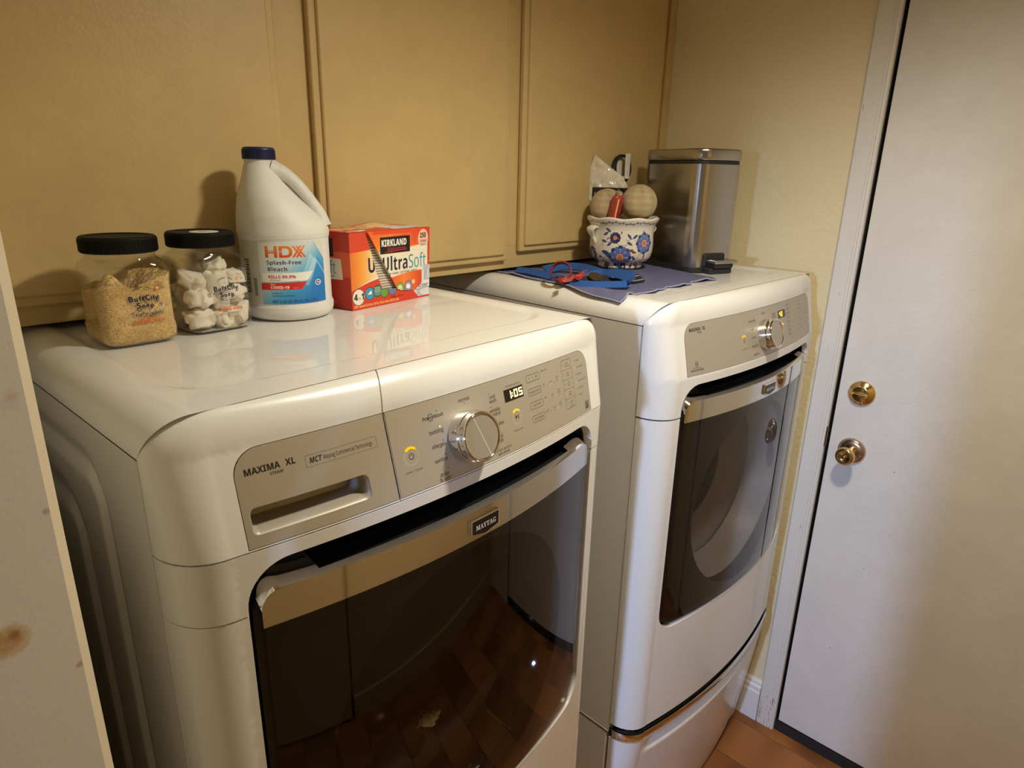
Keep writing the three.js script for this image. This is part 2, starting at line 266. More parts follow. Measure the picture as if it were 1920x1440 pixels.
// A sheet cut to an outline (with holes) and bent onto a skin; lip = depth of the turned-in edges.
function sheet(S, outline, holes = [], { off = 0, edge = 0.012, lip = 0, holeLip = lip, uv } = {}) {
  const sh = new THREE.Shape(outline.map(([a, b]) => new THREE.Vector2(a, b)));
  for (const h of holes) sh.holes.push(new THREE.Path(h.map(([a, b]) => new THREE.Vector2(a, b))));
  const sg = new THREE.ShapeGeometry(sh), P = sg.attributes.position, I = sg.index.array; let tris = [];
  for (let i = 0; i < I.length; i += 3) tris.push([0, 1, 2].map((k) => [P.getX(I[i + k]), P.getY(I[i + k])]));
  for (let it = 0; it < 24; it++) {
    const next = []; let any = false;
    for (const t of tris) {
      const l = [0, 1, 2].map((k) => Math.hypot(t[k][0] - t[(k + 1) % 3][0], t[k][1] - t[(k + 1) % 3][1])), m = l.indexOf(Math.max(...l));
      if (l[m] <= edge) { next.push(t); continue; }
      any = true; const A = t[m], B = t[(m + 1) % 3], C = t[(m + 2) % 3], H = [(A[0] + B[0]) / 2, (A[1] + B[1]) / 2];
      next.push([A, H, C], [H, B, C]);
    }
    tris = next; if (!any) break;
  }
  const pos = [], nor = [], uvs = [], U = uv ?? ((a, b) => [a, b]);
  const put = (a, b, o, n2) => { const s = S(a, b), n = nrm(S, a, b); pos.push(s[0] + n[0] * o, s[1] + n[1] * o, s[2] + n[2] * o); nor.push(...(n2 ?? n)); uvs.push(...U(a, b)); };
  for (const t of tris) for (const [a, b] of t) put(a, b, off);
  const wall = (ring, depth, flip) => {
    const pts = []; ring.forEach((r, i) => { const s = ring[(i + 1) % ring.length], n = Math.max(1, Math.ceil(Math.hypot(r[0] - s[0], r[1] - s[1]) / edge)); for (let k = 0; k < n; k++) pts.push([r[0] + (s[0] - r[0]) * k / n, r[1] + (s[1] - r[1]) * k / n]); });
    for (let i = 0; i < pts.length; i++) {
      const A = pts[i], B = pts[(i + 1) % pts.length], a = S(...A), b = S(...B), n = nrm(S, ...A), t = [b[0] - a[0], b[1] - a[1], b[2] - a[2]];
      let m = [t[1] * n[2] - t[2] * n[1], t[2] * n[0] - t[0] * n[2], t[0] * n[1] - t[1] * n[0]]; const l = Math.hypot(...m) || 1; m = m.map((c) => c / l * (flip ? -1 : 1));
      for (const [q, o] of [[A, off], [A, off - depth], [B, off - depth], [A, off], [B, off - depth], [B, off]]) put(q[0], q[1], o, m);
    }
  };
  if (lip) wall(outline, lip, false);
  if (holeLip) for (const h of holes) wall(h, holeLip, true);
  const g = new THREE.BufferGeometry(); g.setAttribute('position', new THREE.Float32BufferAttribute(pos, 3)); g.setAttribute('normal', new THREE.Float32BufferAttribute(nor, 3)); g.setAttribute('uv', new THREE.Float32BufferAttribute(uvs, 2)); return g;
}
const rectUV = (x0, x1, y0, y1) => (a, b) => [(a - x0) / (x1 - x0), (b - y0) / (y1 - y0)];
// silver panel prints. X, Y turn machine metres into canvas pixels.
const INK = '#2b2927';
function panelCanvas(x0, x1, y0, y1, w, draw) {
  const h = Math.round(w * (y1 - y0) / (x1 - x0)), k = w / (x1 - x0);
  return canvas(w, h, (c) => {
    c.fillStyle = '#b4ab9d'; c.fillRect(0, 0, w, h);
    for (let i = 0; i < 9000; i++) { c.fillStyle = rnd() > 0.5 ? 'rgba(255,255,255,0.035)' : 'rgba(0,0,0,0.03)'; c.fillRect(rnd() * w, rnd() * h, 2 + rnd() * 6, 1 + rnd() * 2); }
    const X = (u) => (u - x0) * k, Y = (v) => (y1 - v) * k;
    const T = (s, u, v, size, o = {}) => { c.save(); c.translate(X(u), Y(v)); c.fillStyle = o.color ?? INK; c.font = `${o.style ?? ''} ${size * k}px ${o.font ?? 'sans-serif'}`; c.textAlign = o.align ?? 'center'; c.textBaseline = 'middle'; if (o.sx) c.scale(o.sx, 1); c.fillText(s, 0, 0); if (o.stroke) { c.lineWidth = o.stroke * k; c.strokeStyle = o.color ?? INK; c.strokeText(s, 0, 0); } c.restore(); };
    const B = (u0, u1, v0, v1, r, lw = 0.0004, dash) => { c.save(); c.strokeStyle = INK; c.lineWidth = lw * k; if (dash) c.setLineDash(dash.map((d) => d * k)); c.beginPath(); c.roundRect(X(u0), Y(v1), (u1 - u0) * k, (v1 - v0) * k, r * k); c.stroke(); c.restore(); };
    const dot = (u, v, on) => { c.fillStyle = on ? '#fff6d8' : '#1c1a18'; c.fillRect(X(u) - 0.0008 * k, Y(v) - 0.0004 * k, 0.0016 * k, 0.0009 * k); };
    draw({ c, X, Y, T, B, dot, k });
  });
}
const silver = (map) => std({ map, metalness: 0.3, roughness: 0.38 });
const PY0 = 1.2225, PY1 = 1.3165;
const maxima = ({ T }, u, v, s) => { T('MAXIMA', u, v, 0.0086 * s, { style: 'bold', align: 'left', sx: 0.98, stroke: 0.00025 }); T('XL', u + 0.0405 * s, v, 0.0086 * s, { style: 'bold', align: 'left', sx: 1.0, stroke: 0.00025 }); T('STEAM', u + 0.0305 * s, v - 0.0068 * s, 0.0042 * s, { style: 'bold' }); };
const dialPrint = ({ T, dot, c, X, Y, k }, words, cu, cv) => {
  for (const [s, u, v, du, dv] of words) { const L = s.split('|'); L.forEach((t, i) => T(t, u, v - i * 0.0052, 0.0058, { stroke: 0.00018 })); dot(du, dv); }
};
const washText = panelCanvas(-0.1125, 0.2765, PY0, PY1, 2048, (a) => {
  const { c, T, B, dot, X, Y, k } = a;
  const ring = (u, v, r) => { c.strokeStyle = '#bdb6aa'; c.lineWidth = 0.0024 * k; c.beginPath(); c.arc(X(u), Y(v), r * k, 0, 7); c.stroke(); };
  ring(-0.0896, 1.2625, 0.0095); c.strokeStyle = INK; c.lineWidth = 0.0008 * k; c.beginPath(); c.arc(X(-0.0896), Y(1.2625), 0.0032 * k, -1.1, 4.25); c.stroke(); c.fillStyle = INK; c.fillRect(X(-0.0896) - 0.0004 * k, Y(1.2668), 0.0008 * k, 0.004 * k);
  T('power / cancel', -0.0896, 1.2465, 0.0036);
  dialPrint(a, [['normal', 0.0016, 1.3055, 0.0016, 1.3012], ['bedding', -0.049, 1.2800, -0.0425, 1.2845], ['allergen', -0.049, 1.2638, -0.0415, 1.2685], ['sanitize', -0.050, 1.2473, -0.042, 1.2520], ['drain|& spin', -0.0492, 1.2305, -0.0425, 1.2362], ['cold|wash', 0.050, 1.2975, 0.0445, 1.3018], ['wrinkle|control', 0.0505, 1.2808, 0.0445, 1.2858], ['delicates', 0.0515, 1.2632, 0.042, 1.2675], ['rapid|wash', 0.0495, 1.2475, 0.042, 1.2505]], 0, 0);
  T('PowerWash', -0.0502, 1.2971, 0.0056, { style: 'bold italic' }); c.strokeStyle = INK; c.lineWidth = 0.0007 * k; c.beginPath(); for (let i = 0; i < 6; i++) c.lineTo(X(-0.0535) + 0.0042 * k * Math.cos(i * 1.0472), Y(1.2971) + 0.0042 * k * Math.sin(i * 1.0472)); c.closePath(); c.stroke(); dot(-0.043, 1.3025);
  T('clean washer', 0.0545, 1.2313, 0.0050); T('with affresh', 0.0525, 1.2268, 0.0038, { style: 'bold italic' }); dot(0.043, 1.2352);
  T('estimated cycle time', 0.092, 1.3038, 0.0033);
  ring(0.0897, 1.2625, 0.0090); c.fillStyle = INK; c.beginPath(); c.moveTo(X(0.0868), Y(1.2655)); c.lineTo(X(0.0868), Y(1.2595)); c.lineTo(X(0.0905), Y(1.2625)); c.fill(); c.fillRect(X(0.0912), Y(1.2652), 0.0007 * k, 0.0054 * k); c.fillRect(X(0.0926), Y(1.2652), 0.0007 * k, 0.0054 * k);
  T('hold to start', 0.0888, 1.2462, 0.0034);
  B(0.121, 0.151, 1.2990, 1.3080, 0.0025, 0.0005); T('−', 0.1283, 1.3035, 0.0060, { style: 'bold' }); T('+', 0.1437, 1.3035, 0.0068, { style: 'bold' }); c.fillStyle = INK; c.fillRect(X(0.136), Y(1.3062), 0.0004 * k, 0.0055 * k); T('delay start', 0.1625, 1.3080, 0.0032);
  [['temperature', 1.2810, 1.2897], ['soil level', 1.2628, 1.2718], ['spin speed', 1.2453, 1.2540]].forEach(([s, v0, v1], i) => {
    B(0.121, 0.1505, v0, v1, 0.0025, 0.0005); T(s, 0.1358, (v0 + v1) / 2, 0.0046);
    const names = [['cold', '', 'warm', '', 'extra|hot'], ['light', '', 'med', '', 'extra|heavy'], ['none', '', 'med', '', 'max|extract']][i];
    names.forEach((n, j) => { const u = 0.1575 + j * 0.0085, v = (v0 + v1) / 2 + 0.0008; if (i === 1 && j % 2) return; dot(u, v, (i === 0 && j === 2) || (i === 1 && j === 0) || (i === 2 && j === 3)); n.split('|').forEach((t, q, ar) => T(t, u, v + 0.0032 + (ar.length - 1 - q) * 0.0032, 0.0030)); });
  });
  B(0.2055, 0.2325, 1.2415, 1.3105, 0.0025, 0.0005); ['steam|for stains', 'extra|rinse', 'fresh|spin', 'cycle|signal', 'control|lock'].forEach((s, i) => { const v = 1.3036 - i * 0.0138; s.split('|').forEach((t, q) => T(t, 0.2208, v + 0.0018 - q * 0.0036, 0.0034)); dot(0.2105, v + 0.001, i === 3); if (i) { c.fillStyle = INK; c.fillRect(X(0.2055), Y(v + 0.0069), 0.027 * k, 0.0004 * k); } });
  T('(hold 3 sec)', 0.2205, 1.2432, 0.0024);
  ['delay', 'door locked', 'sensing', 'add a garment', 'cleaning', 'done'].forEach((s, i) => { const v = 1.3040 - i * 0.0101; T(s, 0.2465, v, 0.0036, { align: 'left' }); dot(0.2425, v, i === 1 || i === 3); });
  c.fillStyle = '#6d6a66'; c.fillRect(X(0.2595), Y(1.2395), 0.0105 * k, 0.0078 * k); c.strokeStyle = '#b5afa5'; c.lineWidth = 0.0006 * k; c.beginPath(); c.arc(X(0.2648), Y(1.2352), 0.003 * k, 3.3, 6.1); c.stroke(); c.fillStyle = INK; c.fillRect(X(0.2595), Y(1.2312), 0.0105 * k, 0.0034 * k); T('ENERGY STAR', 0.2648, 1.2295, 0.0015, { color: '#ddd' });
});
const drawerText = panelCanvas(-0.2785, -0.1145, PY0, PY1, 1024, (a) => {
  const { T, B } = a; maxima(a, -0.2705, 1.2945, 1.0);
  B(-0.2103, -0.129, 1.2815 + 0.0025, 1.2955, 0.0003, 0.00025); T('MCT', -0.2068, 1.2898, 0.0078, { style: 'bold italic', align: 'left', sx: 0.8, stroke: 0.0002 }); T('Maytag Commercial Technology', -0.1915, 1.2898, 0.0058, { align: 'left', sx: 0.685, stroke: 0.00012 });
});
const dryText = panelCanvas(-0.277, 0.277, PY0, PY1, 2048, (a) => {
  const { c, T, B, dot, X, Y, k } = a; maxima(a, -0.2645, 1.3045, 0.98);
  const ring = (u, v, r) => { c.strokeStyle = '#bdb6aa'; c.lineWidth = 0.0024 * k; c.beginPath(); c.arc(X(u), Y(v), r * k, 0, 7); c.stroke(); };
  c.strokeStyle = INK; c.lineWidth = 0.0008 * k; c.beginPath(); c.arc(X(-0.2505), Y(1.243), 0.0042 * k, 0, 7); c.stroke(); T('he', -0.2505, 1.243, 0.0052, { style: 'bold italic' });
  T('high efficiency', -0.2505, 1.2362, 0.0034); T('SensorDrying', -0.2505, 1.2318, 0.0056, { style: 'bold' });
  ring(-0.0896, 1.2625, 0.0095); c.strokeStyle = INK; c.lineWidth = 0.0009 * k; c.beginPath(); c.arc(X(-0.0896), Y(1.2625), 0.0033 * k, -1.1, 4.25); c.stroke(); T('power / cancel', -0.0896, 1.2465, 0.0036);
  dialPrint(a, [['normal', 0.0016, 1.3055, 0.0016, 1.3012], ['heavy duty', -0.05, 1.2960, -0.043, 1.3010], ['bedding', -0.049, 1.2800, -0.0425, 1.2845], ['sanitize', -0.049, 1.2638, -0.0415, 1.2685], ['damp dry', -0.050, 1.2473, -0.042, 1.2520], ['rapid dry', -0.0492, 1.2305, -0.0425, 1.2362], ['wrinkle|control', 0.050, 1.2975, 0.0445, 1.3018], ['delicates', 0.0515, 1.2632, 0.042, 1.2675], ['timed dry', 0.0495, 1.2450, 0.042, 1.2505]], 0, 0);
  ring(0.0897, 1.2625, 0.0090); c.fillStyle = INK; c.fillRect(X(0.0872), Y(1.2655), 0.0016 * k, 0.006 * k); c.fillRect(X(0.0905), Y(1.2655), 0.0016 * k, 0.006 * k); T('hold to start', 0.0888, 1.2462, 0.0034);
  ['more time', 'less time', 'temperature', 'dryness', 'extra care', 'steam', 'cycle signal', 'control lock'].forEach((s, i) => { const v = 1.3075 - i * 0.0088; T(s, 0.128, v, 0.0042); c.fillStyle = INK; c.fillRect(X(0.118), Y(v - 0.003), 0.02 * k, 0.0004 * k); for (let j = 0; j < 3; j++) dot(0.155 + j * 0.009, v); T('low  med  high', 0.2, v, 0.0032); });
  for (let i = 0; i < 6; i++) { T(['sensing', 'wet', 'damp', 'cool down', 'done', 'filter'][i], 0.24, 1.304 - i * 0.0101, 0.0036, { align: 'left' }); dot(0.235, 1.304 - i * 0.0101); }
});
const digits = (s, color, w0, h0) => canvas(w0, h0, (c, w, h) => {      // seven-segment display
  c.fillStyle = '#0b0805'; c.fillRect(0, 0, w, h);
  const seg = { 0: 'abcdef', 1: 'bc', 2: 'abged', 4: 'fgbc', 5: 'afgcd', 7: 'abc', 8: 'abcdefg' }; c.fillStyle = color;
  const dw = w * 0.2, dh = h * 0.66, t = w * 0.052; let x = w * 0.16;
  for (const ch of s) {
    if (ch === ':') { c.fillRect(x, h * 0.36, t, t); c.fillRect(x, h * 0.58, t, t); x += t * 2.2; continue; }
    const y = (h - dh) / 2, on = seg[ch], bar = { a: [0, 0, dw, t], d: [0, dh - t, dw, t], g: [0, dh / 2 - t / 2, dw, t], f: [0, 0, t, dh / 2], e: [0, dh / 2, t, dh / 2], b: [dw - t, 0, t, dh / 2], c: [dw - t, dh / 2, t, dh / 2] };
    for (const q of on) { const [a, b, ww, hh] = bar[q]; c.beginPath(); c.roundRect(x + a, y + b, ww, hh, t * 0.3); c.fill(); }
    x += ch === '1' ? dw * 1.15 : dw + t * 1.1;
  }
});
const circle = (cx, cy, r, n = 64) => Array.from({ length: n }, (_, i) => [cx + r * Math.cos(i / n * 2 * Math.PI), cy + r * Math.sin(i / n * 2 * Math.PI)]);
const doorRing = (inset) => rrect(-0.286 + inset, 0.286 - inset, 0.668 + inset, 1.204 - inset, [0.045, 0.045, 0.045, 0.045].map((r) => Math.max(0.005, r - inset)), 10);
const clipAbove = (ring, y) => ring.filter(([, b]) => b > y), clipBelow = (ring, y) => ring.filter(([, b]) => b < y);
const badgeArt = canvas(512, 256, (c, w, h) => { c.fillStyle = '#15130f'; c.fillRect(0, 0, w, h); c.fillStyle = '#e6e2da'; c.font = 'bold 104px serif'; c.textAlign = 'center'; c.textBaseline = 'middle'; c.scale(0.86, 1); c.fillText('MAYTAG', w / 2 / 0.86, h * 0.46); });
const glow = (c, e) => std({ color: 0x000000, emissive: c, emissiveIntensity: e, roughness: 0.5 });

function buildMachine(kind, name, label, at, yaw, lift, inset) {
  const washer = kind === 'washer', g = thing(name, label, kind, [at[0], lift, at[1]], yaw);
  const DEPTH = -0.745, YB = 0.406, WS = inset;       // WS: where the side panels begin
  // cabinet sides, back, base
  const side = (s) => {
    const rib = (y, w) => {       // pressed channels in the side panel
      const chan = (w1, y1, wd) => { const rr = 0.05, cx = w1 - rr, cy = y1 - rr; let d; if (w > cx && y > cy) d = Math.hypot(w - cx, y - cy) - rr; else if (w > cx) d = w - w1; else d = y - y1; return Math.exp(-Math.pow(d / wd, 4)); };
      return washer ? 0.0065 * chan(-0.130, 1.262, 0.011) + 0.0075 * chan(-0.235, 1.185, 0.013) : 0.003 * chan(-0.10, 1.24, 0.008);
    };
    return grid((a, b) => { const y = mixn(YB, QT - 0.0015, b), w = mixn(WS, DEPTH, a); return [s * (HW - rib(y, w) * (washer ? 1 : 0.4)), y, w]; }, 130, 90, (a, b) => [a, b]);
  };
  for (const s of [-1, 1]) part('side_panel', [side(s), box(s * HW - 0.0005, s * HW + 0.0005, YB, YB + 0.002, DEPTH, WS), box(Math.min(s * HW, s * (HW - 0.02)), Math.max(s * HW, s * (HW - 0.02)), YB, QT - 0.0015, WS - 0.0012, WS)], M.white, g);
  part('rear_panel', box(-HW + 0.001, HW - 0.001, YB, QT, DEPTH - 0.006, DEPTH), M.white, g);
  part('base_panel', box(-HW + 0.002, HW - 0.002, YB - 0.004, YB, DEPTH, 0.0), M.innerBlack, g);
  // top with a shallow pressed field
  const recess = (u, w) => { const hx = 0.285, z0 = -0.70, z1 = -0.033, r = 0.06, cx = Math.max(Math.abs(u) - (hx - r), 0), zc = (z0 + z1) / 2, cz = Math.max(Math.abs(w - zc) - ((z1 - z0) / 2 - r), 0), d = Math.hypot(cx, cz) - r; const t = Math.max(0, Math.min(1, (0.007 - d) / 0.014)); return -0.0042 * t * t * (3 - 2 * t); };
  const ang = []; for (let i = 0; i <= 14; i++) ang.push(['l', i / 14]); for (let i = 1; i < 100; i++) ang.push(['m', i / 100]); for (let i = 0; i <= 14; i++) ang.push(['r', i / 14]);
  part('top_panel', grid((a, b) => {
    const [k, t] = ang[Math.round(a * (ang.length - 1))]; let u, y, f = Math.PI / 2;
    if (k === 'm') { u = mixn(-HW + RT, HW - RT, t); y = TOP; } else { f = (k === 'l' ? t : 1 - t) * Math.PI / 2; u = (k === 'l' ? -1 : 1) * (HW - RT + RT * Math.cos(f)); y = QT + RT * Math.sin(f); }
    const w1 = mixn(WS, 0.0265, Math.sin(f)), bb = b < 0.5 ? b * 0.36 : 0.18 + (b - 0.5) * 1.64, w = mixn(w1, DEPTH, bb);
    return [u, y + (k === 'm' ? recess(u, w) : 0), w];
  }, ang.length - 1, 110), M.whiteTop, g);
  part('seam_shade_sheet', sheet(skin, [[-PM + 0.01, 0.44], [PM - 0.01, 0.44], [PM - 0.01, QT + 0.045], [-PM + 0.01, QT + 0.045]], [doorRing(-0.004), washer ? rrect(-0.276, -0.143, 1.230, 1.264, 0.006, 3) : rrect(-0.01, 0.01, 1.3, 1.305, 0.001, 1)], { off: -0.004, edge: 0.03 }), M.innerBlack, g);  // black sheet put behind the seams; its colour supplies their shade
  // console with its silver panel
  const CR = 0.026, X0 = washer ? -0.1127 : -0.2778, X1 = 0.2772, yc = washer ? 1.2205 : 1.1465;
  const topCorner = (l, r) => rrect(X0 - 0.0006, X1 + 0.0006, PY0 - 0.0006, PY1 + 0.0006, [0.0005, 0.0005, r, l], 8);
  const outer = washer ? [[-0.1137, yc], [PM, yc], [PM, QM], [-0.1137, QM]] : null;
  if (washer) part('console_shell', sheet(skin, outer, [topCorner(0.0005, CR)], { edge: 0.011, lip: 0.003 }), M.white, g);
  else {
    const arch = clipAbove(doorRing(0), yc); arch.sort((a, b) => 0);
    const up = doorRing(0).filter(([, b]) => b > yc);       // right side first, over the top, to the left side
    part('console_shell', sheet(skin, [[up[0][0], yc], ...up, [up[up.length - 1][0], yc], [-PM, yc], [-PM, QM], [PM, QM], [PM, yc]].reverse(), [topCorner(CR, CR)], { edge: 0.011, lip: 0.012, holeLip: 0.003 }), M.white, g);
  }
  const cp = part('control_panel', sheet(skin, rrect(X0, X1, PY0, PY1, [0.0005, 0.0005, CR, washer ? 0.0005 : CR], 8), [], { off: 0.0004, edge: 0.012, lip: 0.003, uv: rectUV(washer ? -0.1125 : -0.277, washer ? 0.2765 : 0.277, PY0, PY1) }), silver(washer ? washText : dryText), g, 'silver control panel with printed cycle names');
  const at3 = (p, q, off) => { const s = skin(p, q), n = nrm(skin, p, q); return { s: new THREE.Vector3(s[0] + n[0] * off, s[1] + n[1] * off, s[2] + n[2] * off), n: new THREE.Vector3(...n) }; };
  const facing = (geometry, p, q, off) => { const { s, n } = at3(p, q, off); geometry.applyQuaternion(new THREE.Quaternion().setFromUnitVectors(new THREE.Vector3(0, 0, 1), n)); return geometry.translate(s.x, s.y, s.z); };
  const onto = (geometry, p, q, off) => facing(geometry.rotateX(Math.PI / 2), p, q, off);
  { // display, lit arcs, dial
    const u0 = 0.0722, u1 = 0.1105;
    part('display', sheet(skin, rrect(u0, u1, 1.2848, 1.3002, 0.0006, 2), [], { off: 0.0008, edge: 0.01, lip: 0.0006, uv: rectUV(u0, u1, 1.2848, 1.3002) }), std({ color: 0x080604, roughness: 0.15, emissive: 0xffffff, emissiveIntensity: washer ? 3.2 : 2.4, emissiveMap: washer ? digits('1:05', '#ffd98a', 512, 208) : digits('42', '#ffc400', 512, 208) }), g, washer ? 'amber time display' : 'yellow time display');
    const arc = (u, v, r) => { const o = []; for (let i = 0; i <= 12; i++) { const a = Math.PI / 2 + 0.75 - i / 12 * 1.5; o.push([u + (r + 0.0014) * Math.cos(a), v + (r + 0.0014) * Math.sin(a)]); } for (let i = 12; i >= 0; i--) { const a = Math.PI / 2 + 0.75 - i / 12 * 1.5; o.push([u + (r - 0.0014) * Math.cos(a), v + (r - 0.0014) * Math.sin(a)]); } return sheet(skin, o.reverse(), [], { off: 0.0009, edge: 0.01, lip: 0.0005 }); };
    part('power_light', arc(-0.0896, 1.2625, 0.0095), glow(0xffc400, 1.0), g, 'lit yellow arc'); part('start_light', arc(0.0897, 1.2625, 0.009), glow(0xffcf30, 1.0), g, 'lit yellow arc');
    if (washer) part('cycle_light', facing(new THREE.CylinderGeometry(0.0009, 0.0009, 0.0006, 12).rotateX(Math.PI / 2), -0.0425, 1.2845, 0.0008), glow(0xffe27a, 1.5), g);
    const dial = sub('cycle_dial', g);
    part('dial_body', onto(lathe([[0.0258, 0.0255], [0.0270, 0.0272], [0.0287, 0.0276], [0.0300, 0.0263], [0.0304, 0.023], [0.0302, 0.0175], [0.0314, 0.0167], [0.0320, 0.0148], [0.0324, 0.003], [0.0320, 0]], 72), -0.003, 1.2625, 0.0005), M.chrome, dial, 'chrome rim');
    const face = canvas(512, 512, (c, w) => { c.fillStyle = '#b3aca2'; c.fillRect(0, 0, w, w); for (let r = 4; r < 256; r += 2) { c.strokeStyle = `rgba(${rnd() > 0.5 ? '255,255,255' : '0,0,0'},${0.05 * rnd()})`; c.lineWidth = 2; c.beginPath(); c.arc(256, 256, r, 0, 7); c.stroke(); } c.translate(256, 256); c.rotate(washer ? -0.34 : 1.2); c.fillStyle = washer ? '#f4f0e4' : '#a39c93'; c.fillRect(-5, -256, 10, 512); });
    const cap = new THREE.CircleGeometry(0.0259, 64); part('dial_face', facing(cap, -0.003, 1.2625, 0.0262), std({ map: face, metalness: 0.5, roughness: 0.36 }), dial, 'brushed silver face');
  }
  if (washer) {
    const D0 = -0.2788, D1 = -0.1147, hole = rrect(-0.2725, -0.1468, 1.2333, 1.2605, [0.006, 0.007, 0.007, 0.006], 6);
    const dr = sub('detergent_drawer', g);
    part('drawer_front', sheet(skin, [[-PM, yc], [-0.1152, yc], [-0.1152, QM], [-PM, QM]], [rrect(D0 - 0.0006, D1 + 0.0003 - 0.0007, PY0 - 0.0006, PY1 + 0.0006, [0.0005, 0.0005, 0.0005, CR], 8)], { edge: 0.011, lip: 0.003 }), M.white, dr);
    part('drawer_panel', sheet(skin, rrect(D0, D1 - 0.0012, PY0, PY1, [0.0005, 0.0005, 0.0005, CR], 8), [hole], { off: 0.0004, edge: 0.009, lip: 0.003, uv: rectUV(-0.2785, -0.1145, PY0, PY1) }), silver(drawerText), dr, 'silver drawer panel with model lettering');
    // grip: a scoop behind the opening, its floor rising to the back
    const inn = rrect(-0.268, -0.152, 1.2395, 1.2565, 0.006, 6), loop = [];
    const lp = (t) => { const n = hole.length, i = Math.floor(t * n) % n, f = t * n - Math.floor(t * n), a = hole[i], b = hole[(i + 1) % n], c = inn[i], d = inn[(i + 1) % n]; return [[a[0] + (b[0] - a[0]) * f, a[1] + (b[1] - a[1]) * f], [c[0] + (d[0] - c[0]) * f, c[1] + (d[1] - c[1]) * f]]; };
    const dep = 0.032, scoop = grid((a, b) => { const [o, i] = lp(a * 0.99999), m = Math.sin(b * Math.PI / 2), x = o[0] + (i[0] - o[0]) * m, y = o[1] + (i[1] - o[1]) * m, s = skin(o[0] + (i[0] - o[0]) * m, y); return [s[0], s[1], s[2] - dep * (1 - Math.cos(b * Math.PI / 2))]; }, 84, 12);
    const back = sheet((p, q) => { const s = skin(p, q); return [s[0], s[1], s[2] - dep]; }, inn, [], { edge: 0.01 });
    part('drawer_grip', [scoop, back], std({ color: '#b2aa9c', metalness: 0.2, roughness: 0.42 }), dr, 'recessed silver grip');
  }
  // fascia below the console (washer only) and lower front panel
  const yl = washer ? 1.1525 : 1.1450, dr0 = doorRing(0);
  const up = (y) => dr0.filter(([, b]) => b > y), lowR = dr0.filter(([a, b]) => b < yl && a > 0), lowL = dr0.filter(([a, b]) => b < yl && a < 0);
  if (washer) { const u = up(yl); part('fascia', sheet(skin, [[u[0][0], yl], ...u, [u[u.length - 1][0], yl], [-PM, yl], [-PM, 1.2188], [PM, 1.2188], [PM, yl]].reverse(), [], { edge: 0.011, lip: 0.014 }), M.white, g); }
  part('front_panel', sheet(skin, [[-PM, 0.4315], [PM, 0.4315], [PM, yl - 0.0015], [0.286, yl - 0.0015], ...[...lowR].reverse(), ...[...lowL].reverse(), [-0.286, yl - 0.0015], [-PM, yl - 0.0015]], [], { off: -0.0006, edge: 0.012, lip: 0.014 }), M.white, g);
  // door
  const door = sub('door', g), PO = -0.0005;
  part('glass_pane', sheet(doorSkin, rrect(-0.2725, 0.2725, 0.680, 1.1305, [0.036, 0.036, 0.001, 0.001], 8), [], { off: 0, edge: 0.014 }), M.pane, door, 'smoked glass');
  const cy = 0.905, rimOut = [...clipBelow(doorRing(0.005), 1.17)];
  part('door_frame', [sheet(doorSkin, rrect(-0.281, 0.281, 0.673, 1.17, [0.04, 0.04, 0.03, 0.03], 8), [circle(0, cy, 0.212)], { off: -0.006, edge: 0.014, lip: 0.04, holeLip: 0.012 })], M.black, door, 'black door frame');
  part('chrome_handle', [sheet(doorSkin, rrect(-0.2735, 0.2735, 1.1315, 1.1715, [0.001, 0.001, 0.022, 0.022], 8), [], { off: 0.0012, edge: 0.010, lip: 0.012 }),
    (() => { // top of the handle: wide ends, open in the middle for the fingers
      const f = (u) => 0.094 - 0.45 * u * u, N = 28, E = 0.2735, barTop = (u) => { const d = Math.abs(u) - (E - 0.022); return d <= 0 ? 1.1715 : 1.1495 + Math.sqrt(Math.max(0, 0.022 ** 2 - d * d)); };
      const o = []; for (let i = 0; i <= N; i++) { const u = -E + 2 * E * i / N; o.push([u, 1]); } o.push([0.2735, 0], [0.215, 0]); for (let i = 1; i < 16; i++) { const u = 0.215 - 0.43 * i / 16; o.push([u, 0.86]); } o.splice(o.length - 15, 0, [0.212, 0.86]); o.push([-0.212, 0.86], [-0.215, 0], [-0.2735, 0]);
      // second coordinate: 1 at the front edge, 0 at the back
      const topS = (p, t) => { const w1 = f(p) + 0.001, w0 = 0.026, y1 = barTop(p), y0 = Math.max(1.156, barTop(p * 0.985) + 0.017); return [p, y0 + (y1 - y0) * Math.pow(Math.max(0, t), 1.3), w0 + (w1 - w0) * t]; };
      return sheet(topS, o.reverse(), [], { off: 0, edge: 0.02 }); })()], M.chrome, door, 'curved chrome handle bar');
  part('handle_pocket', [sheet((p, q) => [p, q, 0.022 - 0.1 * p * p], rrect(-0.284, 0.284, 1.10, 1.2165, 0.002, 2), [], { edge: 0.03 }), sheet((p, q) => [p, 1.128, q], [[-0.27, 0.0], [0.27, 0.0], [0.27, 0.058], [0.14, 0.083], [0, 0.09], [-0.14, 0.083], [-0.27, 0.058]], [], { edge: 0.03 })], M.black, door, 'black finger recess');
  { const b = sub('badge', door); const o = [[-0.0255, 0.0125], [-0.0255, -0.0085], [0, -0.0145], [0.0255, -0.0085], [0.0255, 0.0125]].reverse();
    // the badge sits a little right of the door's middle on the bar
    const put = (geo, off) => { geo.translate(0.004, 1.1495, 0.094 + off); return geo; };
    part('badge_rim', put(prism(o.map(([a, c]) => [a, c]).reverse(), 0.0045, 0.0014), 0.0005), M.chrome, b);
    const ag = prism(o.map(([a, c]) => [a * 0.88, c * 0.82 + 0.0003]).reverse(), 0.001, 0); { const p = ag.attributes.position, uv = ag.attributes.uv; for (let i = 0; i < p.count; i++) uv.setXY(i, p.getX(i) / 0.045 + 0.5, (p.getY(i) + 0.0118) / 0.0225); }
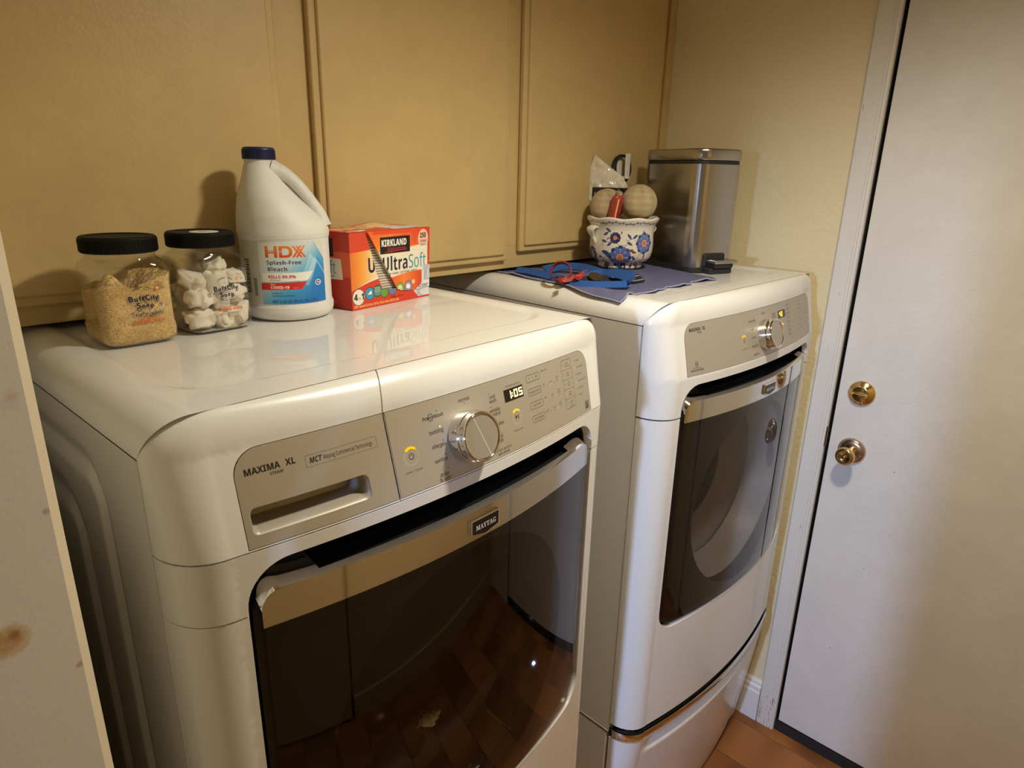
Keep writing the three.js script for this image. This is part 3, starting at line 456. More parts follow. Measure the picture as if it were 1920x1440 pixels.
    part('badge_plate', put(ag, 0.0046), std({ map: badgeArt, roughness: 0.3 }), b, 'black plate with the maker name'); }
  // bowl, gasket and drum behind the glass
  const axis = (pts, seg = 72) => lathe(pts, seg).rotateX(Math.PI / 2).translate(0, cy, 0);       // lathe y becomes +z
  part('door_bowl', washer ? axis([[0.215, 0.055], [0.205, 0.03], [0.198, -0.01], [0.185, -0.055], [0.170, -0.085]]) : axis([[0.215, 0.055], [0.208, 0.04], [0.205, 0.02], [0.198, 0.005], [0.19, -0.01]]), washer ? phy({ color: lin(0.5, 0.48, 0.46), roughness: 0.05, transmission: 1, thickness: 0, ior: 1.5, side: THREE.DoubleSide }) : M.greyPlastic, door, 'bowl of the door');
  part('gasket', axis([[0.200, -0.020], [0.225, -0.015], [0.245, -0.03], [0.25, -0.06], [0.235, -0.075], [0.215, -0.085], [0.222, -0.1], [0.26, -0.105]]), washer ? M.rubber : M.greyPlastic, g);
  part('drum', [axis([[0.26, -0.10], [0.27, -0.14], [0.27, -0.48], [0.25, -0.52], [0.08, -0.53], [0.06, -0.50], [0, -0.495]]), ...[0, 1, 2].map((i) => { const a = i * 2.0944 + (washer ? 0.6 : -0.9); return new THREE.CapsuleGeometry(0.03, 0.26, 4, 12).rotateX(Math.PI / 2).scale(1, 1, 1).translate(Math.cos(a) * 0.262, cy + Math.sin(a) * 0.262, -0.31); })], M.drum, g);
  if (!washer) { const s = []; for (let i = 0; i < 7; i++) { const a = -1.75 + i * 0.085; s.push(new THREE.BoxGeometry(0.03, 0.006, 0.004).rotateZ(a).translate(Math.cos(a) * 0.17, cy + Math.sin(a) * 0.17, -0.045)); } part('lint_grille', [axis([[0.2, -0.02], [0.14, -0.05], [0.12, -0.051]]), ...s], M.greyPlastic, g); }
  return g;
}
function buildPedestal(label, at, yaw) {
  const g = thing('laundry_pedestal', label, 'pedestal', [at[0], 0, at[1]], yaw), TOPY = 0.4005;
  const ped = (p, q) => {
    const w0 = 0.034 + 0.056 * Math.pow(Math.max(0, q) / 0.4, 0.8), k = 0.37, a = Math.abs(p);
    const t = Math.max(0, Math.min(1, (0.30 - a) / 0.05)), v = (q - 0.372) / 0.024, scoop = 0.013 * t * t * (3 - 2 * t) * (Math.abs(v) < 1 ? Math.pow(Math.cos(v * Math.PI / 2), 1.2) : 0);
    if (a <= HP) return [p, q, w0 - k * p * p - scoop];
    const th = Math.min(1, (a - HP) / (PM - HP)) * Math.PI / 2; return [Math.sign(p) * (HP + RC * Math.sin(th)), q, Math.max(0.002, w0 - k * HP * HP) * Math.cos(th) - scoop];
  };
  part('pedestal_body', [rbox(-HW, HW, 0.004, TOPY, -0.74, -0.006, 0.003, 1)], M.white, g);
  const d = sub('drawer', g);
  part('drawer_front', sheet(ped, [[-PM, 0.006], [PM, 0.006], [PM, 0.397], [-PM, 0.397]], [], { edge: 0.011, lip: 0.006 }), M.white, d);
  part('chrome_trim', sheet((p, q) => { const s = ped(p, 0.4); return [s[0], q, s[2] + 0.003 - 0.22 * (q - 0.41) ** 2 * 100]; }, [[-PM + 0.004, 0.3985], [PM - 0.004, 0.3985], [PM - 0.004, 0.4195], [-PM + 0.004, 0.4195]], [], { edge: 0.010, lip: 0.012 }), M.chrome, d, 'chrome pull strip');
  part('gap_shade_sheet', sheet((p, q) => { const s = ped(p * 0.97, 0.4); return [s[0], q, s[2] - 0.014]; }, [[-PM, 0.39], [PM, 0.39], [PM, 0.4205], [-PM, 0.4205]], [], { edge: 0.03 }), M.innerBlack, g);  // black sheet for the shade in the gap above the chrome strip
  for (const [a, b] of [[-0.3, -0.7], [0.3, -0.7], [-0.3, -0.06], [0.3, -0.06]]) part('foot', new THREE.CylinderGeometry(0.02, 0.02, 0.005, 20).translate(a, 0.0025, b), M.blackMatt, g);
  return g;
}
const WASH = [-1.196, 0.4176], WYAW = 1.65 * Math.PI / 180, DRY = [-0.3698, 0.4339], DYAW = -1.49 * Math.PI / 180;
buildPedestal('white drawer pedestal with chrome pull under the washer', WASH, WYAW);
buildPedestal('white drawer pedestal with chrome pull under the dryer', DRY, DYAW);
buildMachine('washer', 'washing_machine', 'white front-load washer with detergent drawer and lit 1:05 display', WASH, WYAW, 0.003, 0);
buildMachine('dryer', 'tumble_dryer', 'white front-load dryer with smoked glass door beside the textured wall', DRY, DYAW, 0.002, -0.002);
// ------------------------------------------------------------------ things on the washer
const WTOP = 1.3562, DTOPY = 1.3551;
const superSection = (a, n, t) => { const c = Math.cos(t), s = Math.sin(t), r = a / Math.pow(Math.pow(Math.abs(c), n) + Math.pow(Math.abs(s), n), 1 / n); return [r * c, r * s]; };
function loft(levels, seg = 72, cap = true) {       // levels: [y, half width, exponent]
  const g = grid((a, b) => { const f = b * (levels.length - 1), i = Math.min(levels.length - 2, Math.floor(f)), t = f - i, L = levels[i], K = levels[i + 1]; const [x, z] = superSection(L[1] + (K[1] - L[1]) * t, L[2] + (K[2] - L[2]) * t, -a * 2 * Math.PI); return [x, L[0] + (K[0] - L[0]) * t, z]; }, seg, levels.length - 1);
  if (!cap) return g;
  const L = levels[0], pts = Array.from({ length: seg }, (_, i) => superSection(L[1], L[2], i / seg * 2 * Math.PI));
  return mergeGeometries([flat(g), flat(prism(pts, 0.0005).rotateX(Math.PI / 2).translate(0, L[0] + 0.0005, 0))]);
}
const jarLevels = [[0.0006, 0.036, 6], [0.0022, 0.0405, 6], [0.006, 0.0432, 7], [0.012, 0.0442, 7], [0.021, 0.0442, 7], [0.0235, 0.0436, 7], [0.026, 0.0430, 7], [0.05, 0.0428, 7], [0.078, 0.0430, 7], [0.082, 0.0437, 7], [0.088, 0.0441, 7], [0.094, 0.0436, 6], [0.099, 0.0422, 5], [0.103, 0.0404, 3.5], [0.106, 0.0390, 2.4], [0.109, 0.0386, 2], [0.128, 0.0386, 2]];
const inner = (s) => jarLevels.map(([y, a, n]) => [0.0016 + y * 0.985, a - s, n]);
const jarAt = (y, s) => { const L = inner(s); for (let i = 0; i < L.length - 1; i++) if (y <= L[i + 1][0]) { const t = Math.max(0, (y - L[i][0]) / (L[i + 1][0] - L[i][0])); return [L[i][1] + (L[i + 1][1] - L[i][1]) * t, L[i][2]]; } return [L[L.length - 1][1], 2]; };
const lidGeo = () => { const g = [lathe([[0, 0.1305], [0.034, 0.1305], [0.0355, 0.1318], [0.0405, 0.1318], [0.0425, 0.1300], [0.0425, 0.1135], [0.0415, 0.1125], [0.0395, 0.1125]], 96)]; for (let i = 0; i < 110; i++) { const a = i / 110 * 2 * Math.PI; g.push(new THREE.BoxGeometry(0.0011, 0.014, 0.0012).translate(0, 0.1213, 0.0426).rotateY(a)); } return g; };
const soapArt = (hand) => canvas(768, 768, (c, w) => {
  c.clearRect(0, 0, w, w); const blue = '#141a3c', or = '#d9662b';
  c.textAlign = 'center'; c.textBaseline = 'middle';
  const arcText = (s, cx, cy, r, a0, step, font, col) => { c.font = font; c.fillStyle = col; [...s].forEach((ch, i) => { const a = a0 + i * step; c.save(); c.translate(cx + r * Math.sin(a), cy - r * Math.cos(a)); c.rotate(a); c.fillText(ch, 0, 0); c.restore(); }); };
  arcText('LAUNDRY SOAP', 350, 360, 235, -0.70, 0.121, 'bold 43px sans-serif', blue);
  c.fillStyle = or; c.beginPath(); c.arc(600, 165, 34, 0, 7); c.fill(); c.fillStyle = '#f3d9b8'; for (let i = 0; i < 8; i++) { c.save(); c.translate(600, 165); c.rotate(i * 0.785); c.fillRect(-3, -26, 6, 18); c.restore(); } c.beginPath(); c.arc(600, 165, 9, 0, 7); c.fill();
  arcText('BOOSTED', 590, 190, 122, 0.1, 0.225, 'bold 32px sans-serif', blue); arcText('CLEAN', 590, 190, 86, 0.35, 0.29, 'bold 30px sans-serif', blue);
  // hand-lettered name, each letter tipped and set by itself
  const hand1 = (s, x, y, size, tilt, adv) => { let q = x; [...s].forEach((ch, i) => { c.save(); c.translate(q, y + (i % 2 ? 7 : -5)); c.rotate(tilt + (i % 3 - 1) * 0.08); c.font = `bold ${size * (i ? 0.86 : 1.18)}px sans-serif`; c.fillStyle = blue; c.strokeStyle = blue; c.lineWidth = size * 0.045; c.fillText(ch, 0, 0); c.strokeText(ch, 0, 0); c.restore(); q += adv[i]; }); };
  hand1('Buff', 150, 330, 112, -0.05, [82, 66, 48, 44]); hand1('City', 420, 325, 112, -0.02, [66, 40, 46, 50]); hand1('Soap', 265, 450, 112, -0.06, [74, 70, 72, 60]);
  c.strokeStyle = blue; c.lineWidth = 11; c.lineCap = 'round'; c.beginPath(); c.moveTo(408, 300); c.bezierCurveTo(350, 250, 340, 350, 395, 380); c.stroke(); c.beginPath(); c.moveTo(600, 300); c.bezierCurveTo(620, 360, 600, 400, 560, 410); c.stroke(); c.beginPath(); c.moveTo(245, 500); c.bezierCurveTo(215, 540, 260, 560, 300, 520); c.stroke();
  if (hand) { c.lineWidth = 8; c.strokeStyle = '#1b1f4a'; const P = (a) => { c.beginPath(); a.forEach(([x, y], i) => (i ? c.lineTo(x, y) : c.moveTo(x, y))); c.stroke(); }; P([[610, 460], [660, 452]]); P([[632, 430], [640, 485]]); P([[120, 580], [185, 548]]); P([[160, 560], [150, 625]]); P([[195, 585], [200, 622], [215, 590], [225, 620]]); P([[240, 588], [245, 622], [268, 622], [270, 588]]); P([[292, 590], [292, 620]]); P([[318, 560], [322, 620]]); P([[300, 582], [345, 576]]); P([[355, 585], [372, 612]]); P([[395, 580], [350, 655]]); P([[420, 650], [425, 560]]); P([[420, 650], [520, 630]]); P([[455, 590], [450, 620], [480, 618], [482, 590], [455, 590]]); P([[510, 586], [506, 616], [536, 612], [538, 584], [510, 586]]); P([[562, 580], [568, 660]]); P([[562, 582], [598, 576], [596, 606], [566, 610]]); P([[612, 572], [632, 600]]); P([[660, 565], [622, 645]]); }
  else { c.fillStyle = blue; c.font = 'bold 36px serif'; c.fillText('Fresh Cotton', 390, 560); }
  c.fillStyle = blue; c.fillRect(240, 650 - (hand ? 0 : 50), 300, 4); if (!hand) { c.font = '20px sans-serif'; c.fillText('Net Wt. 22 oz (624 g)', 390, 630); }
  c.fillStyle = or; c.font = 'bold 32px sans-serif'; c.fillText('supercharged with', 400, 680); c.font = '900 76px sans-serif'; c.save(); c.translate(400, 732); c.scale(1.02, 0.9); c.fillText('BAKING SODA', 0, 0); c.restore();
});
function jar(label, at, turn, hand) {
  const g = thing('soap_jar', label, 'jar', [at[0], WTOP, at[1]], turn);
  part('jar_body', loft(jarLevels), M.clear, g, 'clear square plastic jar');
  const lid = part('lid', lidGeo(), phy({ color: lin(0.006, 0.006, 0.006), roughness: 0.6, specularIntensity: 0.4 }), g, 'ribbed black screw lid');
  const sk = (p, q) => { const [a, n] = jarAt(q, -0.0012); return [p, q, a * Math.pow(Math.max(0, 1 - Math.pow(Math.abs(p) / a, n)), 1 / n)]; };
  part('printed_label', sheet(sk, [[-0.021, 0.028], [0.033, 0.028], [0.033, 0.082], [-0.021, 0.082]], [], { edge: 0.008, uv: rectUV(-0.021, 0.033, 0.028, 0.082) }), std({ map: soapArt(hand), transparent: true, alphaTest: 0.35, roughness: 0.5, side: THREE.DoubleSide }), g, 'print on the clear jar');
  if (!hand) part('lid_sticker', new THREE.CylinderGeometry(0.0185, 0.0185, 0.0004, 40).translate(0.004, 0.1308, 0.004), std({ map: canvas(256, 256, (c) => { c.fillStyle = '#eeeae0'; c.fillRect(0, 0, 256, 256); c.fillStyle = '#222'; c.font = 'bold 40px sans-serif'; c.textAlign = 'center'; c.fillText('PULL', 128, 120); c.fillRect(60, 140, 120, 22); }), roughness: 0.5 }), lid, 'white round sticker');
  return g;
}
const JAR1 = [-1.437, 0.118], J1T = 0.03, JAR2 = [-1.334, 0.108], J2T = 0.10;
jar('clear square jar with black lid, full of tan soap powder', JAR1, J1T, true);
jar('clear square jar with black lid and white sticker, holding white soap lumps', JAR2, J2T, false);
{ // tan powder, heaped to the left
  const h = (x, z) => 0.077 + 0.010 * (x / 0.04) + 0.020 * Math.exp(-(((x + 0.024) / 0.013) ** 2 + ((z - 0.024) / 0.015) ** 2)) - 0.020 * Math.exp(-(((x + 0.002) / 0.017) ** 2 + ((z - 0.006) / 0.028) ** 2)) + 0.0035 * noise3.noise(x * 120, z * 120, 3) + 0.002 * noise3.noise(x * 300, z * 300, 9);
  const lev = Array.from({ length: 30 }, (_, i) => i / 29);
  const sidesG = grid((a, b) => { const t = -a * 2 * Math.PI, e = jarAt(0.06, 0.0016), [ex, ez] = superSection(e[0], e[1], t), y = 0.002 + (Math.min(0.0985, h(ex, ez)) - 0.002) * b, [r, n] = jarAt(y, 0.0013), [x, z] = superSection(r, n, t); return [x, y, z]; }, 96, 40, (a, b) => [a * 0.34, b * 0.09]);
  const topG = grid((a, b) => { const t = -a * 2 * Math.PI, e = jarAt(0.06, 0.0016), [ex, ez] = superSection(e[0], e[1], t), [r, n] = jarAt(Math.min(0.0985, h(ex, ez)), 0.0013), [x, z] = superSection(r, n, t), k = 1 - b; return [x * k, Math.min(0.0985, h(ex * k, ez * k)), z * k]; }, 96, 30, (a, b) => [Math.cos(a * 6.283) * (1 - b) * 0.04, Math.sin(a * 6.283) * (1 - b) * 0.04]);
  const speck = field(512, (u, v) => { const n = 1 + 0.10 * tileNoise(u, v, 20, 5) + 0.13 * tileNoise(u, v, 80, 6) + 0.22 * (rnd() - 0.5), k = rnd() < 0.06 ? 0.22 : 1; return [0.90 * n * k, 0.755 * n * k, 0.50 * n * k]; }, true, 1 / 0.24);
  const m = single('soap_powder', [sidesG, topG], std({ map: speck, roughness: 0.95, bumpMap: TX.fine, bumpScale: 0.0012 }), 'speckled tan laundry soap powder filling the jar', 'powder'); m.userData.kind = 'stuff';
  m.position.set(JAR1[0], WTOP, JAR1[1]); m.rotation.y = J1T;
}
{ // white lumps in the second jar, with loose powder at the bottom
  const mat = std({ map: tinted([0.93, 0.90, 0.84], 0.05, 10, 3.3, 1 / 0.1), roughness: 0.7, bumpMap: TX.fine, bumpScale: 0.0008 });
  const spots = [[-0.026, 0.016, 0.024, 0.016], [0.004, 0.013, 0.028, 0.013], [0.027, 0.0165, 0.022, 0.016], [-0.022, 0.017, -0.02, 0.016], [0.018, 0.018, -0.018, 0.017], [-0.024, 0.0415, 0.022, 0.0165], [0.006, 0.038, 0.0235, 0.014], [0.0275, 0.043, 0.018, 0.0145], [-0.024, 0.046, -0.014, 0.016], [0.014, 0.045, -0.016, 0.0155], [-0.026, 0.066, 0.016, 0.0145], [0.001, 0.0625, 0.0245, 0.0145], [0.0265, 0.067, 0.016, 0.014], [0.004, 0.07, -0.008, 0.0155], [0.007, 0.085, 0.014, 0.0125]];
  spots.forEach(([x, y, z, r], i) => {
    const g = new THREE.IcosahedronGeometry(1, 5), p = g.attributes.position, v = new THREE.Vector3();
    for (let k = 0; k < p.count; k++) { v.fromBufferAttribute(p, k); const e = 0.62, bx = Math.sign(v.x) * Math.pow(Math.abs(v.x), e), by = Math.sign(v.y) * Math.pow(Math.abs(v.y), e), n = 0.9 + 0.42 * noise3.noise(v.x * 1.5 + i * 5, v.y * 1.5, v.z * 1.5) + 0.16 * Math.abs(noise3.noise(v.x * 3.3, v.y * 3.3 + i * 3, v.z * 3.3)) + 0.06 * noise3.noise(v.x * 8, v.y * 8, v.z * 8 + i); p.setXYZ(k, bx * n * 1.1, by * n * 0.72, v.z * n * 0.98); }
    const s = mergeVertices(g.deleteAttribute('normal').deleteAttribute('uv')); s.computeVertexNormals(); s.scale(r * 1.12, r * 1.12, r * 1.12); s.rotateZ(i * 1.3); s.rotateY(i * 2.1);
    const m = single('soap_lump', s, mat, 'white lump of laundry soap in the jar with the lid sticker', 'soap', 'white soap lumps in the jar');
    const c = Math.cos(J2T), q = Math.sin(J2T); m.position.set(JAR2[0] + x * c + z * q, WTOP + y + 0.0035, JAR2[1] - x * q + z * c);
  });
  const d = single('loose_soap_powder', grid((a, b) => { const t = -a * 6.2832, [x, z] = superSection(0.0405, 6, t); return [x * (1 - b), 0.0034 + 0.0008 * noise3.noise(x * (1 - b) * 200, z * (1 - b) * 200, 1), z * (1 - b)]; }, 64, 20), mat, 'thin layer of white powder under the soap lumps', 'powder'); d.userData.kind = 'stuff'; d.position.set(JAR2[0], WTOP, JAR2[1]); d.rotation.y = J2T;
}
{ // bleach jug
  const g = thing('bleach_bottle', 'white bleach jug with navy cap, side handle and blue label', 'bottle', [-1.207, WTOP, 0.098], -0.483);
  const plastic = phy({ color: lin(0.76, 0.755, 0.72), roughness: 0.42, bumpMap: TX.fine, bumpScale: 0.0002 });
  // [y, left edge, right edge, half depth]
  const L = [[0, -0.054, 0.054, 0.054], [0.002, -0.059, 0.059, 0.059], [0.006, -0.0635, 0.0635, 0.0635], [0.012, -0.0655, 0.0655, 0.0655], [0.020, -0.066, 0.066, 0.066], [0.0225, -0.0648, 0.0648, 0.0648], [0.025, -0.0638, 0.0638, 0.0638], [0.060, -0.0636, 0.0636, 0.0636], [0.117, -0.0638, 0.0638, 0.0638], [0.1195, -0.0648, 0.0648, 0.0648], [0.125, -0.0655, 0.0655, 0.0655], [0.132, -0.0653, 0.0645, 0.0645], [0.141, -0.0650, 0.0605, 0.063], [0.150, -0.0645, 0.0510, 0.061], [0.160, -0.0632, 0.0405, 0.057], [0.172, -0.0610, 0.0275, 0.052], [0.184, -0.0578, 0.0155, 0.045], [0.196, -0.0540, 0.0055, 0.037], [0.208, -0.0502, -0.0020, 0.029], [0.217, -0.0480, -0.0032, 0.0235], [0.222, -0.0462, -0.0048, 0.0207], [0.236, -0.0462, -0.0048, 0.0207]];
  part('jug_body', [grid((a, b) => { const f = b * (L.length - 1), i = Math.min(L.length - 2, Math.floor(f)), t = f - i, q = L[i].map((v, k) => v + (L[i + 1][k] - v) * t), th = -a * 2 * Math.PI; return [(q[1] + q[2]) / 2 + (q[2] - q[1]) / 2 * Math.cos(th), q[0], q[3] * Math.sin(th)]; }, 72, (L.length - 1) * 3), new THREE.CircleGeometry(0.054, 48).rotateX(Math.PI / 2)], plastic, g);
  const curve = new THREE.CatmullRomCurve3([[-0.012, 0.2135, 0], [0.004, 0.2075, 0], [0.019, 0.196, 0], [0.0325, 0.180, 0], [0.044, 0.163, 0], [0.0525, 0.147, 0], [0.0545, 0.134, 0]].map((p) => new THREE.Vector3(...p)));
  part('handle', grid((a, b) => { const c = curve.getPoint(b), t = curve.getTangent(b), n = new THREE.Vector3(-t.y, t.x, 0).normalize(), th = a * 2 * Math.PI, fl = 1 + 0.55 * Math.pow(Math.abs(2 * b - 1), 3); return [c.x + n.x * Math.cos(th) * 0.0098 * fl, c.y + n.y * Math.cos(th) * 0.0098 * fl, Math.sin(th) * 0.0135 * fl]; }, 28, 40), plastic, g);
  const capG = [lathe([[0, 0.2425], [0.0195, 0.2425], [0.0215, 0.2412], [0.0222, 0.2385], [0.0224, 0.2265], [0.0216, 0.2258]], 64)]; for (let i = 0; i < 72; i++) capG.push(new THREE.BoxGeometry(0.0009, 0.0125, 0.0009).translate(0, 0.2325, 0.0224).rotateY(i / 72 * 6.2832));
  part('cap', capG.map((q) => q.translate(-0.0255, 0, 0)), std({ color: lin(0.014, 0.018, 0.085), roughness: 0.4 }), g, 'navy blue screw cap');
  const art = canvas(1024, 980, (c, w, h) => {
    const gr = c.createLinearGradient(330, 0, 1000, 760); gr.addColorStop(0, '#dfe4e2'); gr.addColorStop(0.32, '#c4d8df'); gr.addColorStop(0.6, '#4aa3d6'); gr.addColorStop(1, '#1668b4'); c.fillStyle = gr; c.fillRect(0, 0, w, h);
    const tri = (a, col) => { c.fillStyle = col; c.beginPath(); a.forEach(([x, y], i) => (i ? c.lineTo(x, y) : c.moveTo(x, y))); c.fill(); };
    tri([[700, 900], [880, 250], [1024, 470], [1024, 980], [600, 980]], 'rgba(24,120,200,0.55)'); tri([[560, 640], [760, 180], [860, 330], [700, 700]], 'rgba(255,255,255,0.30)'); tri([[660, 560], [830, 240], [880, 330], [740, 620]], 'rgba(255,255,255,0.28)'); tri([[840, 300], [1024, 560], [1024, 500], [860, 270]], 'rgba(255,255,255,0.35)');
    tri([[830, 0], [1024, 0], [1024, 300]], '#d6d6cc'); c.strokeStyle = '#7b8790'; c.lineWidth = 4; c.beginPath(); c.moveTo(830, 0); c.quadraticCurveTo(860, 160, 1024, 300); c.stroke();
    // name in slanted double strokes
    const or = (y0, y1) => { const q = c.createLinearGradient(0, y0, 0, y1); q.addColorStop(0, '#ea8c3a'); q.addColorStop(1, '#d84f12'); return q; }; c.fillStyle = or(60, 240);
    c.fillRect(100, 62, 46, 180); c.fillRect(232, 62, 46, 180); c.fillRect(140, 132, 96, 12); c.fillRect(140, 156, 96, 20);
    c.beginPath(); c.moveTo(300, 62); c.lineTo(400, 62); c.quadraticCurveTo(490, 66, 490, 152); c.quadraticCurveTo(490, 240, 400, 242); c.lineTo(300, 242); c.closePath(); c.fill(); c.fillStyle = '#d8e0e0'; c.beginPath(); c.moveTo(346, 100); c.lineTo(396, 100); c.quadraticCurveTo(444, 104, 444, 152); c.quadraticCurveTo(444, 202, 396, 204); c.lineTo(346, 204); c.fill(); c.fillStyle = '#d8e0e0'; c.fillRect(296, 146, 60, 12); c.fillStyle = or(60, 240);
    for (const d of [0, 52]) { tri([[480 + d, 62], [512 + d, 62], [640 + d, 242], [606 + d, 242]], or(60, 240)); tri([[650 + d - 20, 62], [618 + d - 20, 62], [482 + d, 242], [516 + d, 242]], or(60, 240)); }
    c.fillStyle = '#18224e'; c.textBaseline = 'alphabetic'; c.font = 'bold 84px sans-serif'; c.save(); c.scale(1.08, 1); c.fillText('Splash-Free', 100, 350); c.fillText('Bleach', 104, 452); c.restore();
    tri([[20, 490], [790, 470], [690, 610], [20, 620]], '#eef0ea'); c.fillStyle = '#c22a1e'; c.font = '900 66px sans-serif'; c.save(); c.scale(1.06, 1); c.fillText('KILLS 99.9%', 110, 566); c.restore(); c.font = 'bold 34px sans-serif'; c.fillStyle = '#8a2a22'; c.fillText('of Germs*', 132, 606);
    tri([[0, 640], [680, 628], [590, 745], [0, 752]], '#cf2a22'); c.fillStyle = '#f6eae4'; c.font = 'bold 26px sans-serif'; c.fillText('KILLS', 140, 672); c.font = '900 60px sans-serif'; c.fillText('COVID-19', 140, 732); c.font = '20px sans-serif'; c.fillText('virus**', 470, 728);
    c.fillStyle = '#22304e'; c.font = 'bold 36px sans-serif'; c.fillText('Cleans &', 150, 812); c.fillText('Sanitizes Laundry†', 158, 856); c.font = '900 60px sans-serif'; c.fillStyle = '#163c86'; c.save(); c.scale(0.86, 1); c.fillText('NET 2.53 QT (81 FL OZ) 2.39 L', 176, 958); c.restore();
    c.fillStyle = '#eef2f4'; c.beginPath(); c.ellipse(872, 660, 56, 48, 0, 0, 7); c.fill(); c.fillStyle = '#1d3f7c'; c.beginPath(); c.ellipse(872, 660, 44, 36, 0, 0, 7); c.fill(); c.fillStyle = '#eef2f4'; c.font = 'bold italic 56px sans-serif'; c.fillText('he', 842, 678); c.strokeStyle = '#22407c'; c.lineWidth = 9; c.setLineDash([7, 5]); c.beginPath(); c.arc(872, 660, 72, 3.4, 6.0); c.stroke(); c.beginPath(); c.arc(872, 660, 72, 0.3, 2.8); c.stroke();
  });
  const th0 = -0.60, th1 = 0.95, R = 0.0640, cyl = (a0, a1, y0, y1, r) => grid((a, b) => { const t = a0 + (a1 - a0) * a; return [r * Math.sin(t), y0 + (y1 - y0) * b, r * Math.cos(t)]; }, 40, 1);
  part('front_label', cyl(th0, th1, 0.0265, 0.1155, R + 0.0002), std({ map: art, roughness: 0.45 }), g, 'blue, white and orange label');
  const bar = canvas(256, 512, (c) => { c.fillStyle = '#c9c9bd'; c.fillRect(0, 0, 256, 512); c.fillStyle = '#23252a'; let y = 150; while (y < 430) { const t = 3 + rnd() * 9; c.fillRect(60, y, 90, t); y += t + 3 + rnd() * 8; } c.fillStyle = '#8d8d83'; c.fillRect(190, 300, 36, 150); });
  part('side_label', cyl(-1.32, -0.63, 0.0265, 0.1155, R + 0.0001), std({ map: bar, roughness: 0.45 }), g, 'pale side label with a barcode');
}
{ // box of dryer sheets, its front torn open along a slanting slot
  const BW = 0.186, BH = 0.122, BD = 0.085, g = thing('dryer_sheet_box', 'torn orange carton of fabric softener sheets', 'box', [0, 0, 0], 0);
  const yaw = 0.175; g.rotation.y = yaw; { const c = Math.cos(yaw), s = Math.sin(yaw), lx = -BW / 2, lz = BD / 2; g.position.set(-1.124 - (lx * c + lz * s), WTOP, 0.143 - (-lx * s + lz * c)); }
  const W = 1200, H = 788, ground = (c) => { const q = c.createRadialGradient(420, 380, 30, 480, 400, 760); q.addColorStop(0, '#ffb24a'); q.addColorStop(0.35, '#f5812c'); q.addColorStop(0.75, '#e2532a'); q.addColorStop(1, '#d4401f'); c.fillStyle = q; c.fillRect(0, 0, W, H); for (let i = 0; i < 26; i++) { c.fillStyle = `rgba(255,${170 + rnd() * 60},${80 + rnd() * 60},0.10)`; c.beginPath(); c.ellipse(150 + rnd() * 950, 60 + rnd() * 560, 14 + rnd() * 50, 30 + rnd() * 90, 0.2, 0, 7); c.fill(); } };
  const band = (c, dx) => { c.fillStyle = '#ece5cf'; c.beginPath(); c.moveTo(60 + dx, 250); c.bezierCurveTo(400 + dx, 215, 800 + dx, 215, 1160, 165); c.lineTo(1160, 470); c.bezierCurveTo(800 + dx, 450, 420 + dx, 520, 60 + dx, 620); c.closePath(); c.fill(); };
  const tag = (c, x, y, s) => { c.save(); c.translate(x, y); c.scale(s, s); c.fillStyle = '#15100e'; c.fillRect(0, 0, 420, 160); c.fillStyle = '#f2efe6'; c.font = '900 86px sans-serif'; c.textBaseline = 'alphabetic'; c.save(); c.scale(0.84, 1); c.fillText('KIRKLAND', 18, 88); c.restore(); c.fillStyle = '#d8323c'; c.font = 'italic 58px serif'; c.fillText('Signature', 90, 140); c.strokeStyle = '#d8323c'; c.lineWidth = 4; c.beginPath(); c.moveTo(60, 148); c.lineTo(380, 132); c.stroke(); c.restore(); };
  const soft = (c, x, y, s) => { c.save(); c.translate(x, y); c.scale(s * 0.82, s); c.textBaseline = 'alphabetic'; c.fillStyle = '#171634'; c.font = 'bold 210px sans-serif'; c.fillText('Ultra', 0, 0); const w = c.measureText('Ultra').width; c.fillStyle = '#2c8fb0'; c.font = '210px sans-serif'; c.fillText('Soft', w, 0); c.restore(); };
  const badge = (c, x, y, r, col, glyph) => { c.fillStyle = col; c.beginPath(); c.arc(x, y, r, 0, 7); c.fill(); c.strokeStyle = '#2b2b3c'; c.lineWidth = 5; c.stroke(); c.fillStyle = '#f4f4ee'; if (glyph === 'flower') for (let i = 0; i < 8; i++) { c.beginPath(); c.ellipse(x + Math.cos(i * 0.785) * r * 0.4, y + Math.sin(i * 0.785) * r * 0.4, r * 0.26, r * 0.11, i * 0.785, 0, 7); c.fill(); } else if (glyph === 'blob') { c.beginPath(); c.arc(x - 6, y - 4, r * 0.48, 0, 7); c.arc(x + 10, y + 4, r * 0.4, 0, 7); c.fill(); } else if (glyph === 'weave') { c.strokeStyle = '#bcd8c8'; c.lineWidth = 4; for (let i = -2; i <= 2; i++) { c.beginPath(); c.moveTo(x - r * 0.7, y + i * r * 0.28); c.lineTo(x + r * 0.7, y + i * r * 0.28); c.stroke(); c.beginPath(); c.moveTo(x + i * r * 0.28, y - r * 0.7); c.lineTo(x + i * r * 0.28, y + r * 0.2); c.stroke(); } } else if (glyph === 'iron') { c.beginPath(); c.moveTo(x - r * 0.5, y + r * 0.15); c.lineTo(x + r * 0.5, y + r * 0.15); c.lineTo(x + r * 0.3, y - r * 0.5); c.lineTo(x - r * 0.1, y - r * 0.2); c.fill(); } };
  const fold = (c, x, y, w, h) => { c.fillStyle = '#d9dde0'; c.fillRect(x, y, w, h); for (let i = 0; i < 12; i++) { c.strokeStyle = `rgba(120,135,160,${0.1 + rnd() * 0.2})`; c.lineWidth = 6 + rnd() * 12; c.beginPath(); c.moveTo(x + rnd() * w, y); c.bezierCurveTo(x + rnd() * w, y + h * 0.3, x + rnd() * w, y + h * 0.6, x + rnd() * w, y + h); c.stroke(); } };
